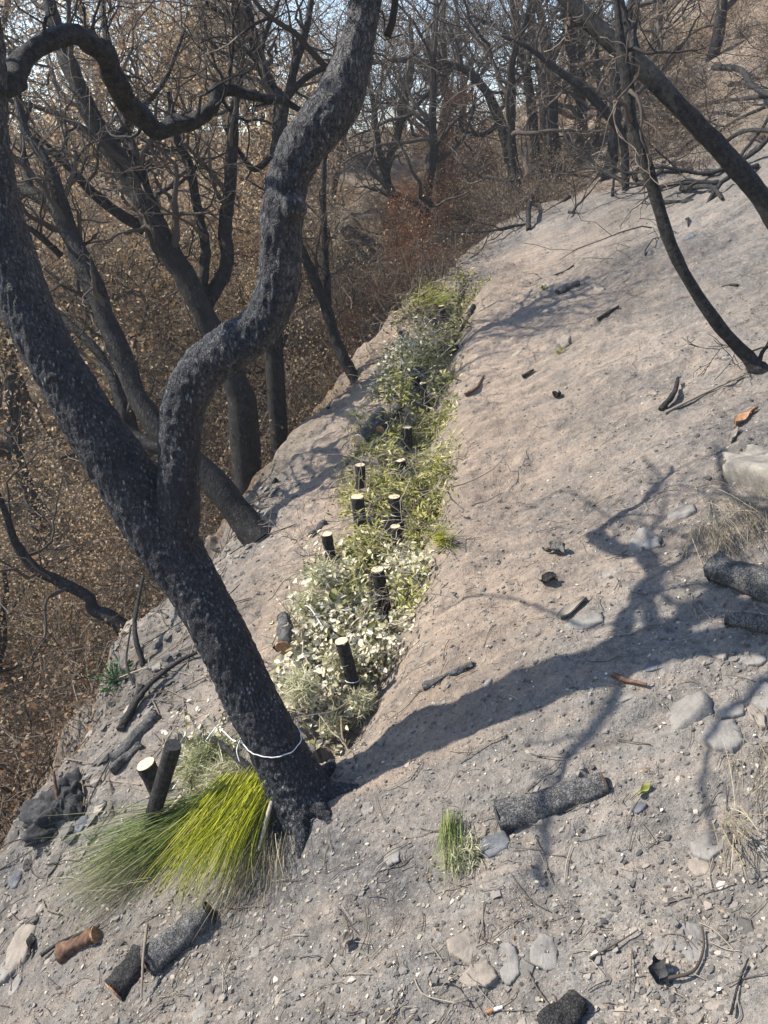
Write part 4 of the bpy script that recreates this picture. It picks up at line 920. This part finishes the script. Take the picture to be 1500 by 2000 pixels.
RK = [('large pale boulder at the right edge of the slope', 1500, 920, 130, 135, 'palerock', 1.1), ('dark slate leaning at the end of the big charred log', 965, 1648, 82, 48, 'darkslate', .5),
      ('tan stone tucked between the small tuft and the dark slate', 932, 1625, 45, 32, 'tanrock', .6), ('flat slate beside the dry bent grass near the right edge', 1380, 1652, 76, 46, 'slate', .25),
      ('small round tan stone just under the flat slate at right', 1366, 1692, 44, 34, 'tanrock', .6), ('big upright slate with a root beside it at bottom right', 1352, 1845, 76, 78, 'slate', .3),
      ('small slate left of the big slate at bottom right', 1292, 1848, 34, 30, 'slate', .3), ('wide tan slab sunk in soil at bottom center', 918, 1848, 84, 62, 'tanrock', .22),
      ('tan slab with a shadowed lower lip below the wide one', 935, 1905, 82, 46, 'tanrock', .35), ('narrow grey slab right of the tan slabs', 1062, 1862, 56, 70, 'slate', .2),
      ('grey slab between the tan slabs and the narrow grey one', 992, 1880, 46, 70, 'slate', .2), ('small stone on top of the tan slabs', 990, 1868, 34, 24, 'tanrock', .5),
      ('broad bluish slate under the tree shadow branches', 1256, 1056, 70, 48, 'slate', .2), ('little dark wedge of stone on the broad bluish slate', 1284, 1052, 26, 16, 'darkslate', .6),
      ('slate slab crossed by the branch shadow', 1142, 1212, 84, 30, 'slate', .25), ('slate beside the trunk foot on its right', 718, 1580, 34, 26, 'slate', .35),
      ('half sunk grey slate below the trunk foot', 766, 1668, 36, 30, 'slate', .2), ('big slate with dark side near the right edge', 1408, 1436, 84, 60, 'slate', .5),
      ('long layered slate above the big dark sided one', 1330, 1396, 140, 44, 'slate', .35), ('grey slate right of the long layered one', 1425, 1386, 56, 34, 'slate', .4),
      ('flat pale slate at the right edge under the burnt logs', 1472, 1286, 62, 30, 'slate', .35), ('brownish stone left of the flat pale slate', 1406, 1278, 30, 18, 'tanrock', .5),
      ('low tan stone on the lit side of the trunk shadow tip', 1376, 1290, 40, 20, 'tanrock', .4), ('slanted slate cut by the right edge', 1500, 1360, 70, 70, 'slate', .4),
      ('tall thin stone stuck between slates at right edge', 1478, 1398, 26, 46, 'tanrock', .5), ('slate lying within the trunk shadow', 1280, 1300, 60, 24, 'darkslate', .3),
      ('small angular stone on the slope below the crumbling wood', 952, 1336, 24, 14, 'slate', .6), ('stone casting a small shadow on the upper slope near the brush', 988, 634, 24, 16, 'tanrock', .7),
      ('brownish slab on the upper slope by the green sprout', 1100, 664, 30, 22, 'tanrock', .4), ('round brown stone high on the slope', 1172, 563, 22, 13, 'tanrock', .6),
      ('tan wedge of rock lying on tan soil of the upper slope', 1008, 690, 34, 18, 'tanrock', .3), ('pale stone at the edge of the ash near the stick tip', 1275, 768, 18, 12, 'tanrock', .5),
      ('dark stone at upper right by the charred limbs', 1345, 465, 26, 16, 'darkslate', .8), ('tan stone at lower left corner of the ground', 40, 1850, 70, 60, 'tanrock', .4),
      ('grey stone at the left edge near the bottom', 12, 1890, 40, 40, 'slate', .5), ('small grey stone beside the lower left tan stone', 30, 1925, 36, 26, 'slate', .5),
      ('little orange stone on the dark ash', 640, 1777, 16, 16, 'tanrock', .5), ('salmon coloured flat stone at bottom right', 1395, 1960, 48, 20, 'tanrock', .4),
      ('dark pebble like stone right of the big charred log', 1245, 1578, 36, 20, 'darkslate', .6), ('half buried grey slab at bottom left', 390, 1978, 40, 26, 'slate', .3),
      ('pinkish stone by the burnt log tip', 1197, 1532, 18, 12, 'tanrock', .5), ('slate chip near the left logs', 500, 1500 + 360, 26, 16, 'slate', .5),
      ('dark slate above the small angular stone', 1185, 1120, 40, 20, 'slate', .3), ('grey block on the bank left of the oak', 160, 1610, 34, 30, 'darkslate', .7),
      ('black block at the left edge of the bank', 30, 1720, 34, 26, 'darkslate', .7), ('pale stone on the berm above the billet', 665, 1018, 16, 10, 'tanrock', .5),
      ('slab under the orange tipped stick', 1220, 1360, 50, 20, 'slate', .3), ('low slab at the far right below the boulder', 1330, 1000, 60, 24, 'slate', .25),
      ('grey slab poking out by the bottom edge', 1170, 1962, 50, 26, 'slate', .3)]
for r_ in RK: rock(*r_, name='boulder' if r_[5] == 'palerock' else ('slate_stone' if 'slate' in r_[5] else 'stone'))
# burnt stump / hole on the left bank
def burnt_lump():
    c = P(118, 1590); a = pxm(85, c); n1, n2 = 90, 60
    th = np.linspace(0, 2 * np.pi, n1, endpoint=False); ph = np.linspace(.02, np.pi - .02, n2)
    T, F_ = np.meshgrid(th, ph); d = np.stack([np.sin(F_) * np.cos(T), np.sin(F_) * np.sin(T), np.cos(F_)], -1)
    rr = 1 + .42 * fbm(d[..., 0] * 2.4, d[..., 1] * 2.4, d[..., 2] * 2.4, 5, 6) - .22 * np.abs(fbm(d[..., 0] * 6, d[..., 1] * 6, d[..., 2] * 6, 25, 3))
    hole = np.exp(-((d - np.array([.15, -.70, .62])) ** 2).sum(-1) / .16); rr -= .75 * hole
    hole2 = np.exp(-((d - np.array([.75, -.1, .65])) ** 2).sum(-1) / .08); rr -= .45 * hole2
    V = d * rr[..., None] * np.array([a * 1.05, a * .95, a * .62]) + c + np.array([.02, 0, -.03])
    i, j = np.meshgrid(np.arange(n1), np.arange(n2 - 1)); k = (i + 1) % n1
    mb = MB(); mb.add(V, quads=np.stack([j * n1 + i, (j + 1) * n1 + i, (j + 1) * n1 + k, j * n1 + k], -1).reshape(-1, 4))
    tag(mb.build('charred_stump', M['charcoal'], origin=c), 'black hollow burnt stump crumbling on the left bank', 'stump')
    stick('upright orange splinter stuck in the hollow burnt stump', [(118, 1590), (116, 1560)], 9, 'redwood', [.03, .12], name='splinter', cat='splinter')
burnt_lump()
# bark scraps
def scrap(label, px, py, wpx, lpx, ang, mat, curl=.5, cat='bark', name='bark_piece'):
    c = P(px, py, .012); a = pxm(lpx, c); b = pxm(wpx, c); n, m_ = 14, 9
    u = np.array([math.cos(ang), math.sin(ang), 0]); u[2] = (G(c[0] + u[0] * .05, c[1] + u[1] * .05) - G(c[0] - u[0] * .05, c[1] - u[1] * .05)) / .1
    u /= np.linalg.norm(u); v = np.cross([0, 0, 1.], u); v[2] = (G(c[0] + v[0] * .05, c[1] + v[1] * .05) - G(c[0] - v[0] * .05, c[1] - v[1] * .05)) / .1; v /= np.linalg.norm(v); nn = np.cross(u, v)
    top, bot = [], []
    for s_ in np.linspace(-.5, .5, n):
        wv_ = 1 - .5 * abs(s_ * 2) ** 3 + .2 * math.sin(s_ * 9 + px)
        for t in np.linspace(-.5, .5, m_):
            p = c + u * a * s_ + v * b * t * wv_ + nn * (b * curl * (4 * t * t) * .5 + .006 * math.sin(s_ * 7 + t * 3 + py)); top.append(p + nn * .003); bot.append(p - nn * .002)
    q = []; N = n * m_
    for i in range(n - 1):
        for j in range(m_ - 1):
            k = i * m_ + j; q.append((k, k + m_, k + m_ + 1, k + 1)); q.append((N + k, N + k + 1, N + k + m_ + 1, N + k + m_))
    bd = [(i * m_) for i in range(n)] + [((n - 1) * m_ + j) for j in range(1, m_)] + [(i * m_ + m_ - 1) for i in range(n - 2, -1, -1)] + [j for j in range(m_ - 2, 0, -1)]
    for x, y in zip(bd, bd[1:] + bd[:1]): q.append((x, y, N + y, N + x))
    mb = MB(); mb.add(np.array(top + bot), quads=q); tag(mb.build(name, M[mat], origin=c), label, cat)
scrap('curled grey bark strip standing on the slope in the branch shadow', 1085, 1082, 26, 58, 1.9, 'chargrey', .9)
scrap('dark curled bark scrap below the curled grey strip', 1072, 1140, 22, 34, 2.6, 'char', .8)
scrap('tan bark plank beside the shadowed slate slab', 1118, 1195, 20, 70, .5, 'tanrock', .4)
scrap('orange wood chip on the slope near the right edge', 1455, 818, 16, 66, .6, 'cutorange', .3, 'wood chip', 'wood_chip')
scrap('tan wood chip under the orange one by the boulder', 1432, 855, 12, 44, 1.0, 'tanrock', .3, 'wood chip', 'wood_chip')
scrap('small dark bark scrap on the mid slope', 1088, 778, 14, 22, 1.2, 'char', .8)
scrap('black bark splinter standing at lower left by the peeled log', 62, 1852, 12, 44, 1.8, 'char', .3)
scrap('withered dark leaf curl at bottom right', 1285, 1905, 30, 44, 1.2, 'charcoal', .9, 'leaf', 'leaf')
scrap('greenish yellow leaf lying right of the big charred log', 1256, 1551, 10, 34, .5, 'greenleaf', .3, 'leaf', 'leaf')
scrap('pale bark scrap in the ash left of the bottom stones', 680, 1845, 16, 30, .9, 'tanrock', .6)
# cigarette butt
def butt():
    a, b = P(949, 1981, .005), P(981, 1970, .005); r = .0038; root = empty('cigarette_butt', (a + b) / 2, 'cigarette butt lying on the soil at the bottom edge', 'cigarette butt')
    d = b - a; o = (a + b) / 2
    f = MB(); f.tube([a, a + d * .5], r, 12); f.build('filter', M['cutorange'], root, o)
    p = MB(); p.tube([a + d * .5, a + d * .8, b], [r * .98, r, r * .9], 12); p.build('paper', M['wire'], root, o)
butt()

# ------------------------------------------------------------------ loose litter (uncountable)
def spots(n, y0, y1, seed, dmax=.1, pw=1.0, clump=0):
    r = np.random.default_rng(seed); out = np.zeros((0, 2))
    while len(out) < n:
        y = y0 * (y1 / y0) ** (r.random(n * 2) ** pw); x = r.uniform(-.8, .75, n * 2) * y - .05
        ok = pdist(x, y, EDGE) < dmax
        if clump: ok &= (fbm(x * clump, y * clump, 0, seed, 3) + r.normal(size=len(x)) * .35) > .1
        out = np.vstack([out, np.stack([x, y], -1)[ok]])
    out = out[:n]; z = height(out[:, 0], out[:, 1]); return np.column_stack([out, z]), r
def pebbles(n, seed, smin, smax, mat, name, label, clump, sh=(1, .75, .55), p=None):
    if p is None: p, r = spots(n, .68, 9, seed, clump=clump)
    else: r = np.random.default_rng(seed); n = len(p)
    T = np.array([(1, 0, 0), (0, 1, 0), (-1, 0, 0), (0, -1, 0), (.6, .6, .75), (-.6, .6, .75), (-.6, -.6, .75), (.6, -.6, .75)], float)
    q = np.array([(4, 5, 6, 7)]); tr = np.array([(0, 1, 4), (1, 5, 4), (1, 2, 5), (2, 6, 5), (2, 3, 6), (3, 7, 6), (3, 0, 7), (0, 4, 7)])
    s_ = smin * (smax / smin) ** (r.random(n) ** 2.2); a = r.uniform(0, 6.28, n)
    L = T[None] * (1 + .3 * r.normal(size=(n, 8, 3))) * (s_[:, None, None] * np.array(sh))
    ca, sa = np.cos(a)[:, None], np.sin(a)[:, None]
    V = np.stack([L[..., 0] * ca - L[..., 1] * sa, L[..., 0] * sa + L[..., 1] * ca, L[..., 2]], -1)
    V[..., 2] += .5 * V[..., 0] + .1 * V[..., 1]
    V = V + p[:, None] ; mb = MB()
    mb.add(V, quads=(np.arange(n)[:, None, None] * 8 + q).reshape(-1, 4), tris=(np.arange(n)[:, None, None] * 8 + tr).reshape(-1, 3), a=np.repeat(r.random(n), 8))
    tag(mb.build(name, mat, smooth=False), label, 'gravel', kind='stuff')
k = NT('crumbs'); M['crumb'] = k.done(k.ramp(k.attr(), [(0, (.06, .057, .054)), (.4, (.125, .116, .107)), (.75, (.205, .188, .17)), (.96, (.28, .245, .205)), (1, (.42, .39, .345))]), .9, k.bump(k.noise(200), .5, .002))
pebbles(34000, 3, .0014, .0075, M['crumb'], 'gravel', 'crumbs of stone and charcoal over the ashy slope', 0)
pebbles(9000, 5, .0018, .011, M['crumb'], 'gravel', 'denser drifts of stone crumbs and charcoal', 2.2)
p, r = spots(8500, .68, 8, 8)
mb = MB(); n = len(p); mb.leaves(p + np.array([0, 0, .004]), r.normal(size=(n, 3)) * [1, 1, .3], np.array([-.4, -.1, 1]) + r.normal(size=(n, 3)) * .35, .0032 * (4.2 ** (r.random(n) ** 2.4)), 'rhomb', wid=.6, a=r.random(n))
k = NT('litter'); M['litter'] = k.done(k.ramp(k.attr(), [(0, (.06, .04, .025)), (.35, (.22, .15, .09)), (.65, (.36, .30, .22)), (.92, (.46, .42, .34)), (1, (.66, .63, .55))]), .85)
tag(mb.build('leaf_litter', M['litter']), 'pale flakes of leaf and ash strewn over the slope', 'litter', kind='stuff')
def twiglitter(n, seed, l0, l1, mat, clump, name, label, y1=8, at=None):
    p, r = spots(n, .68, y1, seed, clump=clump); mb = MB()
    if at is not None: p = at[r.integers(0, len(at), n)]
    a = r.uniform(0, 6.28, n); d = np.stack([np.cos(a), np.sin(a), .5 * np.cos(a) + .1 * np.sin(a)], -1); L = l0 * (l1 / l0) ** r.random(n)
    for q, e, l in zip(p, d, L):
        m = e + r.normal(size=3) * .25
        pts = np.array([q, q + m * l * .5, q + m * l * .5 + (e + r.normal(size=3) * .3) * l * .5]); pts[:, 2] = height(pts[:, 0], pts[:, 1]) + .004 + r.random(3) * .006
        mb.tube(catmull(pts, 6), l * .008 + .0006, 4, a=r.random(), cap=False)
    tag(mb.build(name, mat), label, 'twigs', kind='stuff')
twiglitter(1000, 12, .015, .08, M['twig'], 0, 'twig_litter', 'thin burnt twigs scattered over the slope')
twiglitter(700, 14, .02, .10, M['drytwig'], 2.4, 'twig_litter', 'drifts of pale dry twigs on the slope')
# leaf litter on the ravine side
r = np.random.default_rng(31); n = 8000
y = 2.0 * (5.5 ** r.random(n * 3)); x = r.uniform(-.7, .15, n * 3) * y; dd = pdist(x, y, EDGE); ok = np.where((dd > .08) & (dd < 6) & (fbm(x * 1.7, y * 1.7, 0, 91, 3) + r.normal(size=n * 3) * .3 > 0))[0][:n]; x, y = x[ok], y[ok]; n = len(x)
mb = MB(); mb.leaves(np.column_stack([x, y, height(x, y) + .008 + .02 * r.random(n)]), r.normal(size=(n, 3)) * [1, 1, .5], r.normal(size=(n, 3)) * .5 + [0, 0, 1], r.uniform(.008, .024, n), 'rhomb', wid=.6)
tag(mb.build('leaf_litter', M['brownleaf']), 'fallen dead leaves covering the ravine side', 'litter', kind='stuff')

pebbles(170, 9, .008, .022, M['crumb'], 'gravel', 'slate chips thinly strewn over the slope', 1.3, (1.1, .8, .22))
r = np.random.default_rng(41); bank = []
while len(bank) < 1100:
    x, y = r.uniform(-2.2, -.1), r.uniform(1.2, 3.9); d = float(pdist(np.array([x]), np.array([y]), EDGE)[0])
    if -.45 + .2 * r.random() < d < .35 and x > -.75 * y: bank.append((x, y))
bank = np.array(bank); bank = np.column_stack([bank, height(bank[:, 0], bank[:, 1])])
pebbles(0, 10, .004, .028, M['crumb'], 'rubble', 'charcoal and stone rubble crumbling along the left bank', 0, p=bank)
twiglitter(260, 15, .06, .30, M['twig'], 0, 'twig_litter', 'burnt twigs and roots littering the left bank', at=bank)
# ------------------------------------------------------------------ thin haze volume added for the lens glare veil
def haze():
    mb = MB(); x0, x1, y0, y1, z0, z1 = -185, 185, -80, 250, -20, 21
    V = [(x, y, z) for z in (z0, z1) for y in (y0, y1) for x in (x0, x1)]
    mb.add(np.array(V, float), quads=[(0, 2, 3, 1), (4, 5, 7, 6), (0, 1, 5, 4), (2, 6, 7, 3), (0, 4, 6, 2), (1, 3, 7, 5)])
    m = bpy.data.materials.new('glare_veil'); m.use_nodes = True; t = m.node_tree; t.nodes.remove(t.nodes['Principled BSDF'])
    v = t.nodes.new('ShaderNodeVolumePrincipled'); v.inputs['Color'].default_value = (.93, .96, 1, 1); v.inputs['Density'].default_value = .0036; v.inputs['Anisotropy'].default_value = .3
    t.links.new(v.outputs[0], t.nodes['Material Output'].inputs['Volume'])
    o = mb.build('haze', m, smooth=False); tag(o, kind='stuff')
haze()
